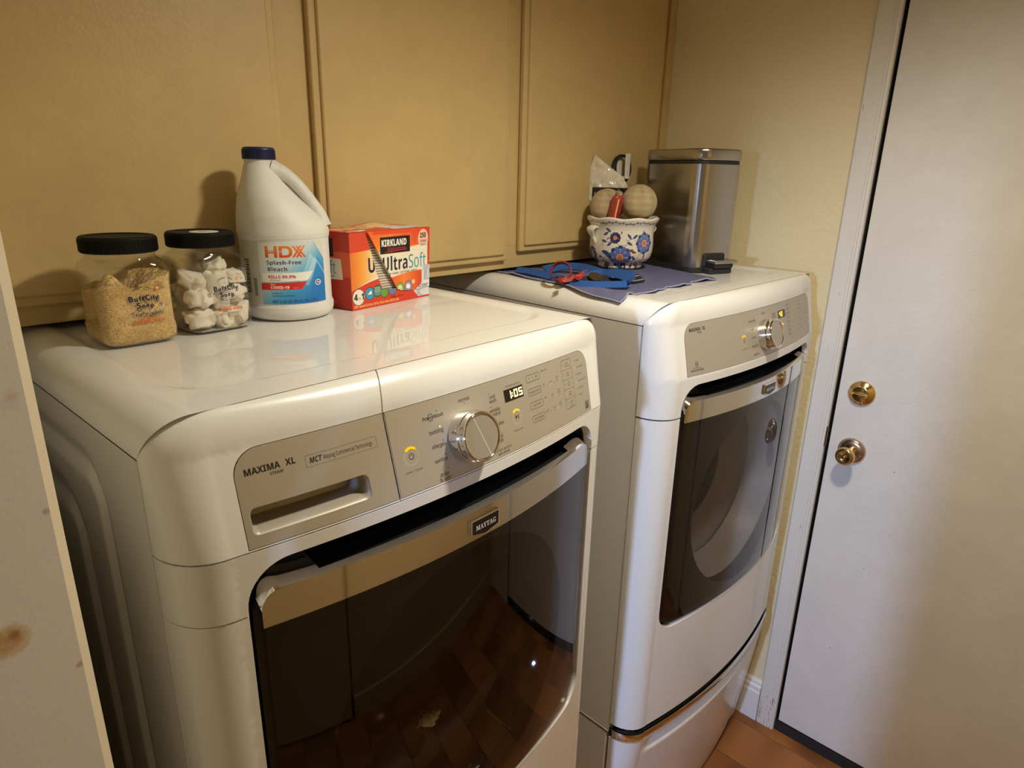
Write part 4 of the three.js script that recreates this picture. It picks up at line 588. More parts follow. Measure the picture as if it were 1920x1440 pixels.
  const baseArt = canvas(W, H, (c) => {
    ground(c); band(c, 0); c.fillStyle = '#d8492a'; c.beginPath(); c.moveTo(0, 0); c.lineTo(W, 0); c.lineTo(W, 120); c.bezierCurveTo(700, 150, 350, 190, 0, 200); c.fill(); const q = c.createLinearGradient(0, 0, 320, 0); q.addColorStop(0, '#e9772c'); q.addColorStop(0.5, '#f5a542'); q.addColorStop(1, '#f0d9a8'); c.fillStyle = q; c.beginPath(); c.moveTo(0, 205); c.bezierCurveTo(120, 200, 240, 190, 420, 185); c.lineTo(420, 470); c.bezierCurveTo(240, 500, 120, 550, 0, 590); c.fill();
    c.fillStyle = '#d63f22'; c.beginPath(); c.moveTo(0, 590); c.bezierCurveTo(180, 530, 420, 460, W, 450); c.lineTo(W, H); c.lineTo(0, H); c.fill();
    c.fillStyle = '#171634'; c.font = 'bold 215px sans-serif'; c.save(); c.scale(0.8, 1); c.fillText('U', 292, 425); c.restore();
    fold(c, 900, 620, 300, 150); c.fillStyle = '#d63f22'; c.beginPath(); c.moveTo(860, 600); c.lineTo(930, 690); c.lineTo(1010, 770); c.lineTo(860, 780); c.fill();
    badge(c, 92, 660, 84, '#efe9da'); c.fillStyle = '#14131c'; c.font = '900 92px sans-serif'; c.fillText('4', 28, 690); c.fillText('1', 128, 690); c.font = '44px sans-serif'; c.fillText('in', 86, 690);
    badge(c, 252, 640, 66, '#3f97c4', 'iron'); badge(c, 366, 628, 64, '#3b7d6e', 'weave'); badge(c, 470, 650, 58, '#6aa33c'); badge(c, 592, 640, 60, '#6f7fa6'); c.fillStyle = '#f0d27a'; c.font = 'bold 40px sans-serif'; c.save(); c.scale(0.85, 1); c.fillText('250 count 6.4 in x 9 in (16.2 cm x 22.8 cm)', 26, 770); c.restore(); c.fillStyle = '#2a1512'; c.font = 'bold 30px sans-serif'; c.fillText('P-9088 · 07-18', 560, 735);
  });
  const flapArt = canvas(W, H, (c) => {
    ground(c); band(c, 0); c.fillStyle = '#e2502a'; c.fillRect(300, 0, 620, 40); tag(c, 405, 70, 1.1); c.fillStyle = 'rgba(255,235,215,0.75)'; c.beginPath(); c.ellipse(1090, 120, 85, 105, 0, 0, 7); c.fill(); c.fillStyle = '#1c1830'; c.font = '900 76px sans-serif'; c.save(); c.scale(0.82, 1); c.fillText('250', 1258, 110); c.font = 'bold 38px sans-serif'; c.fillText('SINGLE', 1262, 160); c.fillText('SHEETS', 1262, 200); c.restore();
    soft(c, 425, 430, 0.98); c.fillStyle = '#2c2a30'; c.font = 'bold 31px sans-serif'; c.save(); c.translate(420, 478); c.rotate(-0.012); c.fillText('PREMIUM  FABRIC  SOFTENER  SHEETS', 0, 0); c.restore();
    const q = c.createLinearGradient(500, 0, 1050, 0); q.addColorStop(0, '#e55326'); q.addColorStop(0.5, '#f08a35'); q.addColorStop(1, '#dc4824'); c.fillStyle = q; c.beginPath(); c.moveTo(400, 530); c.bezierCurveTo(650, 490, 850, 480, 1060, 478); c.lineTo(1060, 700); c.lineTo(400, 700); c.fill(); c.fillStyle = 'rgba(255,225,180,0.8)'; c.beginPath(); c.arc(920, 590, 26, 0, 7); c.fill();
    fold(c, 1060, 420, 140, 280); c.fillStyle = '#e2e6e6'; c.beginPath(); c.moveTo(930, 700); c.lineTo(1100, 590); c.lineTo(1200, 600); c.lineTo(1200, 700); c.fill(); c.fillStyle = '#2e3040'; c.font = 'bold 56px sans-serif'; c.fillText('SCENT', 1000, 672);
    badge(c, 700, 640, 62, '#8fbd2f', 'flower'); badge(c, 834, 632, 62, '#8d8cc4', 'blob');
  });
  const shadedSideArt = canvas(560, 788, (c) => { c.fillStyle = '#b7311f'; c.fillRect(0, 0, 560, 788); c.fillStyle = '#d2572c'; c.fillRect(0, 200, 560, 250); tag(c, -170, 70, 1.15); c.fillStyle = '#d9d4c4'; c.beginPath(); c.moveTo(0, 270); c.lineTo(420, 270); c.lineTo(440, 480); c.lineTo(0, 500); c.fill(); soft(c, -270, 425, 0.84); c.fillStyle = '#3a3040'; c.font = 'bold 26px sans-serif'; c.fillText('FABRIC SOFTENER SHEETS', -10, 465); c.fillStyle = '#c9b9aa'; c.fillRect(20, 525, 220, 56); c.fillStyle = '#8c2418'; c.fillText('CLEAN SCENT', 40, 562); c.fillStyle = '#e6c9a8'; c.font = '24px sans-serif'; c.fillText('200 cm x 12 cm', 150, 730); });  // side print darkened: the shade on this face is in its colours
  const topArt = canvas(900, 420, (c) => { c.fillStyle = '#d9532b'; c.fillRect(0, 0, 900, 420); c.fillStyle = '#e6c08a'; c.fillRect(60, 90, 760, 170); fold(c, 520, 200, 380, 190); c.fillStyle = '#e8e2d2'; c.beginPath(); c.ellipse(130, 360, 100, 34, 0, 0, 7); c.fill(); c.fillStyle = '#3a2620'; for (let i = 0; i < 5; i++) { c.font = '26px sans-serif'; c.fillText('fabric softener sheets 250', 120, 120 + i * 30); } });
  const lay = (s, t) => [(s - 0.5) * BW, (1 - t) * BH], fit = (geo) => { const p = geo.attributes.position, uv = geo.attributes.uv; for (let i = 0; i < p.count; i++) uv.setXY(i, p.getX(i) / BW + 0.5, p.getY(i) / BH); return geo; };
  const slot = [[0.185, 0.004], [0.231, 0.209], [0.295, 0.527], [0.369, 0.79], [0.544, 0.805], [0.417, 0.512], [0.282, 0.207]].map(([s, t]) => lay(s, t));
  const card = (map) => std({ map, roughness: 0.5 });
  part('front_panel', fit(prism([[-BW / 2, 0], [BW / 2, 0], [BW / 2, BH], [-BW / 2, BH]], 0.0012, 0, [slot]).translate(0, 0, BD / 2 - 0.0012)), card(baseArt), g, 'orange printed front with a torn slot');
  const flap = [[0.19, 0.0], [0.282, 0.207], [0.417, 0.512], [0.544, 0.805], [0.60, 0.842], [0.70, 0.862], [0.85, 0.866], [0.995, 0.852], [1.0, 0.0]].map(([s, t]) => lay(s, t)).reverse();
  part('torn_flap', fit(prism(flap, 0.0012)).rotateX(0.022).translate(0, 0.0, BD / 2 + 0.0004), card(flapArt), g, 'torn front flap with the product name');
  const sg = box(-BW / 2, -BW / 2 + 0.0012, 0, BH, -BD / 2, BD / 2 - 0.0012); { const p = sg.attributes.position, uv = sg.attributes.uv; for (let i = 0; i < p.count; i++) uv.setXY(i, p.getZ(i) / BD + 0.5, p.getY(i) / BH); } part('side_panel', sg, card(shadedSideArt), g, 'printed side, its red darkened for shade');
  part('side_panel', [box(BW / 2 - 0.0012, BW / 2, 0, BH, -BD / 2, BD / 2 - 0.0012), box(-BW / 2, BW / 2, 0, BH, -BD / 2, -BD / 2 + 0.0012), box(-BW / 2, BW / 2, 0, 0.0012, -BD / 2, BD / 2 - 0.0012)], std({ color: '#c8421f', roughness: 0.55 }), g);
  part('top_flap', slab((a, b) => { const x = (a - 0.5) * BW, z = (0.5 - b) * BD, e = Math.min(a, 1 - a, b, 1 - b) * 6; return [x, BH + Math.min(1, e) * (0.0035 * Math.abs(noise3.noise(x * 45, z * 45, 2)) + 0.006 * Math.exp(-(((x - 0.02) / 0.03) ** 2 + ((z + 0.025) / 0.02) ** 2))), z]; }, 50, 24, 0.001, [0, 1, 0]), card(topArt), g, 'crumpled printed top');
  const fan = []; for (let i = 0; i < 26; i++) fan.push(rbox(-0.075, 0.075, 0.003 + i * 0.0044, 0.0068 + i * 0.0044, -BD / 2 + 0.005, BD / 2 - 0.0045 + 0.0018 * noise3.noise(i * 1.7, 0.3, 0.8), 0.0015, 2));
  part('softener_sheets', fan, std({ color: '#c9c2b4', roughness: 0.85 }), g, 'grey folded sheets inside').userData.kind = 'stuff';
}
{ // scrap of sheet stuck in the washer's door bowl
  const geo = slab((a, b) => { const x = (a - 0.5) * 0.034, z = (b - 0.5) * 0.03; return [x + 0.003 * noise3.noise(z * 120, 1, 4), 0.004 * noise3.noise(x * 110, z * 110, 7) + 0.002 * noise3.noise(x * 300, z * 300, 1) + 0.006, z + 0.003 * noise3.noise(x * 140, 3, 4)]; }, 24, 24, 0.0015, [0, 1, 0]);
  const m = single('crumpled_sheet', geo, std({ map: tinted([0.92, 0.83, 0.62], 0.1, 9, 4.4, 1), roughness: 0.85, bumpMap: TX.fine, bumpScale: 0.001 }), 'small crumpled cream scrap lying inside the washer door', 'scrap');
  const c = Math.cos(WYAW), s = Math.sin(WYAW), u = 0.028, w = -0.046; m.position.set(WASH[0] + u * c + w * s, 0.724, WASH[1] - u * s + w * c); m.rotation.set(-0.25, 0.5, 0.1);
}
// ------------------------------------------------------------------ things on the dryer
const TOWEL_Y = DTOPY + 0.0045;       // upper side of the cloth
{ // blue cloth with an overlocked edge
  const A = [-0.640, -0.030], B = [-0.706, 0.360], C = [-0.318, 0.356], D = [-0.225, 0.070];
  const f = (a, b) => {
    let x = (A[0] * (1 - a) + D[0] * a) * (1 - b) + (B[0] * (1 - a) + C[0] * a) * b, z = (A[1] * (1 - a) + D[1] * a) * (1 - b) + (B[1] * (1 - a) + C[1] * a) * b;
    const eb = Math.pow(b, 6), ea = Math.pow(1 - a, 8); z += 0.006 * eb * Math.sin(a * 21 + 1) + 0.003 * eb * Math.sin(a * 47); x += 0.004 * ea * Math.sin(b * 14);
    const out = Math.min(1, Math.max(0, Math.max(-0.275 - (x - DRY[0]), (z - DRY[1]) + 0.045) / 0.008));      // over the raised border of the top
    let y = DTOPY + 0.0032 + 0.0042 * out + 0.0007 * noise3.noise(x * 40, z * 40, 1) + 0.0006 * Math.sin(x * 55 + z * 20) + 0.0045 * eb * Math.max(0, Math.sin(a * 23 + 0.6)) * (0.3 + a) + 0.0025 * ea * (0.5 + 0.5 * Math.sin(b * 11));
    const ov = Math.min(RT, Math.max(0, -(HW - RT) - (x - DRY[0]) - 0.001)); y -= RT - Math.sqrt(RT * RT - ov * ov) * 1 ;
    return [x, y, z];
  };
  const t = thing('cleaning_cloth', 'faded blue cloth spread under the pot on the dryer', 'cloth');
  const weave = field(512, (u, v) => { const n = 1 + 0.10 * tileNoise(u, v, 7, 3) + 0.14 * tileNoise(u, v, 90, 5) + 0.025 * Math.sin(v * 2 * Math.PI * 14); return [0.42 * n, 0.43 * n, 0.585 * n]; }, true, 3);
  part('cloth', slab(f, 110, 90, 0.0026, [0, 1, 0]), phy({ map: weave, roughness: 0.95, sheen: 0.4, sheenRoughness: 0.6, bumpMap: TX.cloth, bumpScale: 0.0006 }), t);
  const ed = []; const edge = (fn, n) => { const pts = []; for (let i = 0; i <= n; i++) { const p = f(...fn(i / n)); pts.push([p[0] + (i % 2 ? 0.0008 : -0.0008), p[1] - 0.0008 + (i % 2 ? 0.0006 : 0), p[2] + (i % 2 ? 0.0008 : -0.0008)]); } ed.push(tube(pts, 0.0014, false, n * 2, 6)); };
  edge((q) => [q, 1], 150); edge((q) => [0, q], 150);
  part('stitched_edge', ed, std({ color: lin(0.30, 0.31, 0.42), roughness: 0.9 }), t, 'pale blue overlocked edge');
}
// a strap of given width and thickness along points [x, y, z]; roll tips it about its run
function ribbon(pts, width, th, roll = 0) {
  const c = new THREE.CatmullRomCurve3(pts.map((p) => new THREE.Vector3(...p))), n = pts.length * 14, R = typeof roll === 'function' ? roll : () => roll;
  const ring = [[-1, -1], [1, -1], [1, 1], [-1, 1], [-1, -1]], up = new THREE.Vector3(0, 1, 0);
  const pos = (a, b) => { const p = c.getPoint(b), t = c.getTangent(b).normalize(), s = new THREE.Vector3().crossVectors(t, up).normalize(), u = new THREE.Vector3().crossVectors(s, t); const r = R(b), S = s.clone().multiplyScalar(Math.cos(r)).addScaledVector(u, Math.sin(r)), U = u.clone().multiplyScalar(Math.cos(r)).addScaledVector(s, -Math.sin(r)); const [i, j] = ring[Math.round(a * 4)]; return p.addScaledVector(S, i * width / 2).addScaledVector(U, j * th / 2).toArray(); };
  const g = toCreasedNormals(grid(pos, 4, n, (a, b) => [a * width * 2, b * c.getLength()]), 0.7), end = (b, f) => { const v = [0, 1, 2, 3].map((k) => pos(k / 4, b)); const q = new THREE.BufferGeometry(); q.setAttribute('position', new THREE.Float32BufferAttribute((f ? [0, 1, 2, 0, 2, 3] : [0, 2, 1, 0, 3, 2]).flatMap((k) => v[k]), 3)); q.computeVertexNormals(); return q; };
  return mergeGeometries([g, end(0, true), end(1, false)].map(flat));
}
const px = (x, y, h) => { const p = onPlane(x, y, TOWEL_Y + h + 0.002); return [p.x, p.y, p.z]; };
{
  const nylon = std({ color: lin(0.012, 0.085, 0.33), roughness: 0.7, bumpMap: TX.cloth, bumpScale: 0.0005 });
  const t = thing('dog_leash', 'blue webbing leash folded on the cloth in front of the pot', 'leash');
  part('webbing', [ribbon([px(968, 506, 0.006), px(985, 508, 0.006), px(1010, 513, 0.006), px(1040, 521, 0.006), px(1070, 529, 0.006), px(1100, 533, 0.006), px(1140, 534, 0.006), px(1177, 533, 0.006)], 0.020, 0.0024, -0.5),
    ribbon([px(1178, 533, 0.006), px(1181, 526, 0.013), px(1172, 517, 0.019), px(1150, 513, 0.018), px(1125, 514, 0.012), px(1100, 520, 0.008)], 0.023, 0.0024, 0.7),
    ribbon([px(1022, 506, 0.006), px(1050, 500, 0.010), px(1080, 500, 0.012), px(1105, 505, 0.014), px(1130, 512, 0.013), px(1160, 512, 0.016), px(1182, 516, 0.018)], 0.023, 0.0024, -0.6)], nylon, t);
  const b = thing('black_strap', 'black strap with white stitching beside the pot foot', 'strap'), dark = std({ color: lin(0.012, 0.012, 0.013), roughness: 0.6 });
  const run = [px(1075, 528, 0.004), px(1110, 525, 0.006), px(1150, 523, 0.007), px(1180, 524, 0.006), px(1203, 521, 0.006)];
  part('webbing', ribbon(run, 0.022, 0.0024, -0.6), dark, b);
  const cv = new THREE.CatmullRomCurve3(run.map((p) => new THREE.Vector3(...p))), st = []; for (let i = 0; i < 16; i++) for (const s of [-1, 1]) { const p = cv.getPoint(0.66 + i * 0.021), tg = cv.getTangent(0.66 + i * 0.021), side = new THREE.Vector3().crossVectors(tg, new THREE.Vector3(0, 1, 0)).normalize(), up = new THREE.Vector3().crossVectors(side, tg), S = side.clone().multiplyScalar(Math.cos(-0.6)).addScaledVector(up, Math.sin(-0.6)), U = up.clone().multiplyScalar(Math.cos(-0.6)).addScaledVector(side, -Math.sin(-0.6)); p.addScaledVector(S, s * 0.006).addScaledVector(U, 0.0015); st.push(new THREE.SphereGeometry(0.0012, 8, 6).scale(1.4, 0.6, 1).translate(p.x, p.y, p.z)); }
  part('stitching', st, std({ color: lin(0.6, 0.6, 0.58), roughness: 0.8 }), b, 'white stitches').userData.kind = 'stuff';
  part('reflective_strip', ribbon([px(1148, 521, 0.0115), px(1160, 519, 0.0125), px(1172, 518, 0.0125)], 0.004, 0.0008, 0.3), std({ color: lin(0.62, 0.6, 0.56), roughness: 0.4 }), b);
}
{ // red collar with its tag
  const t = thing('pet_collar', 'small red collar with metal tag lying on the leash', 'collar'), red = std({ color: lin(0.36, 0.045, 0.032), roughness: 0.55, bumpMap: TX.cloth, bumpScale: 0.0004 });
  const c = px(1052, 510, 0.024), e1 = new THREE.Vector3(0.5, 0, 0.866), back = new THREE.Vector3(0.866, 0, -0.5), e2 = new THREE.Vector3(0, 0.86, 0).addScaledVector(back, 0.51), e3 = new THREE.Vector3().crossVectors(e1, e2);
  const band = lathe([[0.0195, -0.006], [0.0218, -0.006], [0.0218, 0.006], [0.0195, 0.006], [0.0195, -0.006]], 56).applyMatrix4(new THREE.Matrix4().makeBasis(e1, e3.clone().negate(), e2)).translate(...c);
  part('collar_band', [band, ribbon([px(1046, 523, 0.010), px(1056, 525, 0.011), px(1072, 523, 0.012), px(1086, 519, 0.013), px(1096, 512, 0.015)], 0.012, 0.0022, -0.8)], red, t);
  const bk = std({ color: lin(0.62, 0.035, 0.025), roughness: 0.35 }); part('buckle', rbox(-0.009, 0.009, -0.003, 0.003, -0.0055, 0.0055, 0.002, 2).rotateY(0.6).translate(...px(1084, 518, 0.019)), bk, t, 'bright red plastic buckle'); part('buckle', rbox(-0.007, 0.007, -0.0025, 0.0025, -0.004, 0.004, 0.0015, 2).rotateY(0.9).translate(...px(1056, 527, 0.012)), bk, t, 'bright red plastic buckle');
  const r1 = px(1097, 509, 0.018), r2 = px(1103, 515, 0.015);
  part('split_ring', [new THREE.TorusGeometry(0.006, 0.0009, 8, 24).rotateX(1.0).translate(...r1), new THREE.TorusGeometry(0.0045, 0.0008, 8, 24).rotateX(0.6).rotateY(0.7).translate(...r2)], M.chrome, t);
  part('name_tag', new THREE.CylinderGeometry(0.014, 0.014, 0.0012, 40).rotateX(0.35).rotateZ(0.25).translate(...px(1116, 518, 0.014)), std({ color: lin(0.62, 0.58, 0.52), metalness: 1, roughness: 0.22 }), t, 'round metal tag');
}
// pot and what stands in it. In its frame +z faces the viewer and +x runs to the viewer's right.
const POT = [-0.344, TOWEL_Y + 0.0012, 0.116], PT = -0.975;
const potPoint = (x, y, z) => [POT[0] + x * Math.cos(PT) + z * Math.sin(PT), POT[1] + y, POT[2] - x * Math.sin(PT) + z * Math.cos(PT)];
{
  const g = thing('flower_pot', 'white ceramic pot painted with blue and red flowers', 'pot', POT, PT);
  const out = [[0, 0.050], [0.003, 0.0535], [0.007, 0.0535], [0.0105, 0.050], [0.013, 0.0535], [0.018, 0.0650], [0.026, 0.0725], [0.040, 0.0762], [0.058, 0.0768], [0.076, 0.0758], [0.090, 0.0760], [0.100, 0.0785], [0.108, 0.0835], [0.113, 0.0862], [0.1165, 0.0868], [0.1185, 0.0850], [0.1180, 0.0825], [0.112, 0.0795], [0.100, 0.0740], [0.080, 0.0720], [0.05, 0.0730], [0.03, 0.066], [0.02, 0.05], [0.015, 0.0]];
  const wob = (t, y) => { const s = Math.max(0, Math.min(1, y / 0.05)); return 1 + s * (0.022 * Math.abs(Math.cos(4 * (t + 0.35))) - 0.016); };
  const art = canvas(2048, 496, (c, w, h) => {
    c.fillStyle = '#ece7da'; c.fillRect(0, 0, w, h);
    const U = (p) => w * (0.5 + Math.asin(Math.max(-0.999, Math.min(0.999, (p - 1162) / 69.5))) / (2 * Math.PI)), V = (q) => h * ((q - 407) / 98), k = 2048 / (2 * Math.PI * 69.5);
    const sprig = () => {
      const flower = (p, q, r, pet, mid, n = 8) => { const x = U(p), y = V(q), R = r * k * 1.25; c.fillStyle = '#2c3a68'; c.beginPath(); for (let i = 0; i <= 64; i++) { const a = i / 64 * 6.283, d = R * (0.93 + 0.10 * Math.cos(n * a)); c.lineTo(x + d * Math.cos(a), y + d * Math.sin(a)); } c.fill(); for (let i = 0; i < n; i++) { const a = i / n * 6.283 + 0.39; c.fillStyle = pet; c.beginPath(); c.ellipse(x + Math.cos(a) * R * 0.62, y + Math.sin(a) * R * 0.62, R * 0.34, R * 0.23, a, 0, 7); c.fill(); c.strokeStyle = '#e8e6ee'; c.lineWidth = R * 0.05; c.beginPath(); c.moveTo(x + Math.cos(a + 0.39) * R * 0.42, y + Math.sin(a + 0.39) * R * 0.42); c.lineTo(x + Math.cos(a + 0.39) * R * 0.72, y + Math.sin(a + 0.39) * R * 0.72); c.stroke(); } c.fillStyle = mid; c.beginPath(); c.arc(x, y, R * 0.38, 0, 7); c.fill(); c.strokeStyle = '#f0ddc4'; c.lineWidth = R * 0.06; c.beginPath(); c.arc(x, y, R * 0.27, 0, 7); c.stroke(); c.fillStyle = '#d99a55'; c.beginPath(); c.arc(x, y, R * 0.16, 0, 7); c.fill(); c.fillStyle = '#3a2a40'; c.beginPath(); c.arc(x, y, R * 0.06, 0, 7); c.fill(); };
      const leaf = (p, q, r, a, col) => { c.save(); c.translate(U(p), V(q)); c.rotate(a); r *= 1.35; c.fillStyle = col; c.beginPath(); c.moveTo(-r * k, 0); c.quadraticCurveTo(0, -r * k * 0.75, r * k, 0); c.quadraticCurveTo(0, r * k * 0.75, -r * k, 0); c.fill(); c.strokeStyle = 'rgba(20,24,60,0.7)'; c.lineWidth = r * k * 0.09; c.stroke(); c.beginPath(); c.moveTo(-r * k, 0); c.lineTo(r * k * 0.8, 0); c.stroke(); c.restore(); };
      const vine = (a, lw = 0.8) => { c.strokeStyle = '#343f6c'; c.lineWidth = lw * k; c.lineCap = 'round'; c.beginPath(); a.forEach(([p, q], i) => { if (!i) c.moveTo(U(p), V(q)); else { const [p0, q0] = a[i - 1]; c.quadraticCurveTo(U(p0) + (U(p) - U(p0)) * 0.3, V(q), U(p), V(q)); } }); c.stroke(); };
      vine([[1122, 460], [1128, 452], [1140, 452], [1149, 446]]); vine([[1155, 455], [1165, 460], [1174, 457], [1181, 453]]); vine([[1172, 446], [1178, 449], [1190, 444], [1193, 450]]); vine([[1182, 488], [1190, 488], [1199, 482], [1208, 472]], 1); vine([[1181, 495], [1187, 496], [1188, 491]]); vine([[1196, 500], [1201, 490]], 1.2); vine([[1124, 482], [1129, 483]]);
      const bl = '#4a5fa0', rd = '#97351f';
      for (const [p, q, a, r = 5] of [[1134, 430, 0.6], [1129, 437, -0.5], [1126, 451, 0.2], [1138, 456, -0.7], [1179, 441, 0.9], [1191, 441, -0.6], [1180, 454, 0.5], [1131, 473, 0.3, 8], [1136, 478, 0.5, 8], [1191, 482, 0.8]]) leaf(p, q, r, a, bl);
      for (const [p, q, a, r = 4.6] of [[1183, 467, -0.3], [1189, 470, 0.3], [1118, 481.5, 0.1, 3.6], [1199, 494, -1.2], [1194, 500, -0.8], [1208, 435, -1.5, 4], [1213, 479, -1.5, 4], [1134, 446, -1, 2.6], [1162, 434, -1.5, 2.4]]) leaf(p, q, r, a, rd);
      flower(1161.5, 481, 20, '#5a72bb', '#b24a2c'); flower(1211, 454, 18, '#5a72bb', '#b24a2c'); flower(1149, 444, 9.5, '#28305a', '#c0503a', 10); flower(1121, 497, 8, '#28305a', '#5a3a40', 8); flower(1101, 478, 13, '#33406e', '#7a3a30'); flower(1171, 503, 8, '#28305a', '#7a3a30'); flower(1212, 497, 7, '#4a4a80', '#a04a60');
    };
    sprig(); c.save(); c.translate(w / 2, 0); sprig(); c.restore(); c.save(); c.translate(-w / 2, 0); sprig(); c.restore();
    c.strokeStyle = '#343a62'; c.lineWidth = 5; c.beginPath(); for (let i = 0; i <= 512; i++) c.lineTo(i * 4, 48 + 6 * Math.sin(i * 0.098)); c.stroke(); c.fillStyle = '#343a62'; for (let i = 0; i < 64; i++) { c.beginPath(); c.ellipse(i * 32 + 8, 48 + 6 * Math.sin(i * 0.784) + (i % 2 ? 8 : -9), 4, 8, 0.5, 0, 7); c.fill(); }
  });
  const nb = out.length - 1;
  part('pot_body', grid((a, b) => { const f = b * nb, i = Math.min(nb - 1, Math.floor(f)), t = f - i, y = out[i][0] + (out[i + 1][0] - out[i][0]) * t, r = out[i][1] + (out[i + 1][1] - out[i][1]) * t, th = (a - 0.5) * 2 * Math.PI, R = r * wob(th, y); return [R * Math.sin(th), y + (y > 0.105 ? 0.0018 * Math.cos(8 * (th + 0.35)) * Math.min(1, (y - 0.105) / 0.01) : 0), R * Math.cos(th)]; }, 128, nb * 3, (a, b) => { const f = b * nb, i = Math.min(nb - 1, Math.floor(f)); return i > 14 ? [0.001, 0.999] : [a, (out[i][0] + (out[i + 1][0] - out[i][0]) * (f - i)) / 0.1185]; }), phy({ map: art, roughness: 0.2, clearcoat: 0.7, clearcoatRoughness: 0.06 }), g);
  const glaze = phy({ color: '#ece7da', roughness: 0.2, clearcoat: 0.7, clearcoatRoughness: 0.06 });
  for (const s of [-1, 1]) { // shell-shaped lug on each side
    const c = new THREE.CatmullRomCurve3([[0.070, 0.093, 0], [0.083, 0.0955, 0], [0.0905, 0.090, 0], [0.086, 0.078, 0], [0.079, 0.066, 0], [0.074, 0.058, 0]].map((p) => new THREE.Vector3(...p)));
    const lug = grid((a, b) => { const p = c.getPoint(b), t = c.getTangent(b), n = new THREE.Vector3(-t.y, t.x, 0), th = a * 6.2832, wd = 0.016 * (0.35 + 0.65 * Math.sin(Math.PI * Math.min(1, b * 1.3 + 0.12))); return [p.x + n.x * Math.cos(th) * 0.0045, p.y + n.y * Math.cos(th) * 0.0045, Math.sin(th) * wd]; }, 24, 28);
    part('lug', lug.rotateY(s > 0 ? 0.62 : Math.PI + 0.62), glaze, g);
  }
}
const wool = std({ map: tinted([0.98, 0.89, 0.70], 0.05, 12, 6.6, 4), roughness: 1, bumpMap: TX.fine, bumpScale: 0.0022 });
for (const [x, y, z, r, label] of [[0.0345, 0.1515, 0.026, 0.0415, 'cream wool dryer ball at the right rim of the pot'], [-0.0395, 0.141, 0.004, 0.0405, 'cream wool dryer ball behind the screwdriver in the pot']]) {
  const geo = new THREE.SphereGeometry(r, 64, 48), p = geo.attributes.position, v = new THREE.Vector3(); for (let i = 0; i < p.count; i++) { v.fromBufferAttribute(p, i).multiplyScalar(1 + 0.012 * noise3.noise(v.x * 90, v.y * 90, v.z * 90) + 0.008 * noise3.noise(v.x * 260, v.y * 260, v.z * 260)); p.setXYZ(i, v.x, v.y, v.z); } geo.computeVertexNormals();
  single('dryer_ball', geo, wool, label, 'ball', 'wool dryer balls').position.set(...potPoint(x, y, z));
}
{ // screwdriver, handle up
  const g = thing('screwdriver', 'screwdriver with clear red handle standing in the pot', 'screwdriver', potPoint(-0.021, 0.121, 0.053)); g.rotation.set(0, PT, 0);
  const inn = new THREE.Group(); inn.name = 'handle'; inn.rotation.z = -0.16; g.add(inn);
  const fl = (k) => grid((a, b) => { const th = a * 6.2832, y = -0.022 + b * 0.070, r = (0.0118 + 0.0014 * Math.cos(6 * th)) * (b > 0.9 ? 1 - (b - 0.9) * 3 : 1) * k; return [r * Math.cos(th), y, r * Math.sin(th)]; }, 72, 24);
  part('grip', fl(1), phy({ color: lin(0.36, 0.022, 0.02), roughness: 0.1, clearcoat: 1, clearcoatRoughness: 0.05 }), inn, 'fluted red grip');
  const flutes = []; for (let i = 0; i < 6; i += 2) flutes.push(rbox(-0.0025, 0.0025, -0.018, 0.040, 0.0108, 0.0125, 0.0006, 1).rotateY(i * 1.0472 + 0.3)); part('clear_flute', flutes, phy({ color: lin(0.85, 0.5, 0.3), roughness: 0.1, clearcoat: 1 }), inn, 'amber flutes');
  part('end_knob', new THREE.SphereGeometry(0.0092, 32, 20).scale(1, 0.72, 1).translate(0, 0.0515, 0), phy({ color: lin(0.9, 0.72, 0.58), roughness: 0.05, transmission: 0.85, thickness: 0.01, ior: 1.5 }), inn, 'clear end');
  part('shaft', new THREE.CylinderGeometry(0.003, 0.003, 0.07, 12).translate(0, -0.055, 0), M.chrome, inn);
}
{ // plastic pouch, creased, with a black printed band
  const o = [[1124, 428], [1107, 406], [1095, 372], [1095, 325], [1103, 297], [1113, 305], [1128, 316], [1145, 328], [1158, 338], [1166, 352], [1168, 380], [1164, 428]].map(([a, b]) => [(a - 1162) * 0.00131, 0.117 + (408 - b) * 0.00128]).reverse();
  const bag = thing('plastic_pouch', 'crumpled white plastic pouch with black band in the pot', 'pouch', potPoint(0, 0, 0)); bag.rotation.y = PT;
  const S = (sg) => (p, q) => [p, q, -0.049 + sg * 0.007 * Math.sin(Math.PI * Math.max(0, Math.min(1, (p + 0.09) / 0.1))) + 0.0035 * noise3.noise(p * 55, q * 55, 2) + 0.0018 * noise3.noise(p * 130, q * 90, 6)];
  const art = canvas(512, 1024, (c, w, h) => { c.fillStyle = '#dcd6c6'; c.fillRect(0, 0, w, h); const Y = (v) => h * (1 - (v - 0.07) / 0.20), X = (v) => w * (v + 0.092) / 0.105; c.fillStyle = '#15130f'; c.fillRect(X(-0.079), Y(0.183), X(0.01) - X(-0.079), Y(0.152) - Y(0.183)); c.fillStyle = '#cfc7b4'; c.font = 'bold 44px sans-serif'; c.fillText('LAVENDER', X(-0.074), Y(0.166)); });
  part('pouch_film', [sheet(S(1), o, [], { edge: 0.006, uv: rectUV(-0.092, 0.013, 0.07, 0.27) }), sheet(S(-1), o, [], { edge: 0.006, uv: () => [0.02, 0.02] })], phy({ map: art, roughness: 0.25, clearcoat: 0.6, clearcoatRoughness: 0.15, side: THREE.DoubleSide }), bag);
}
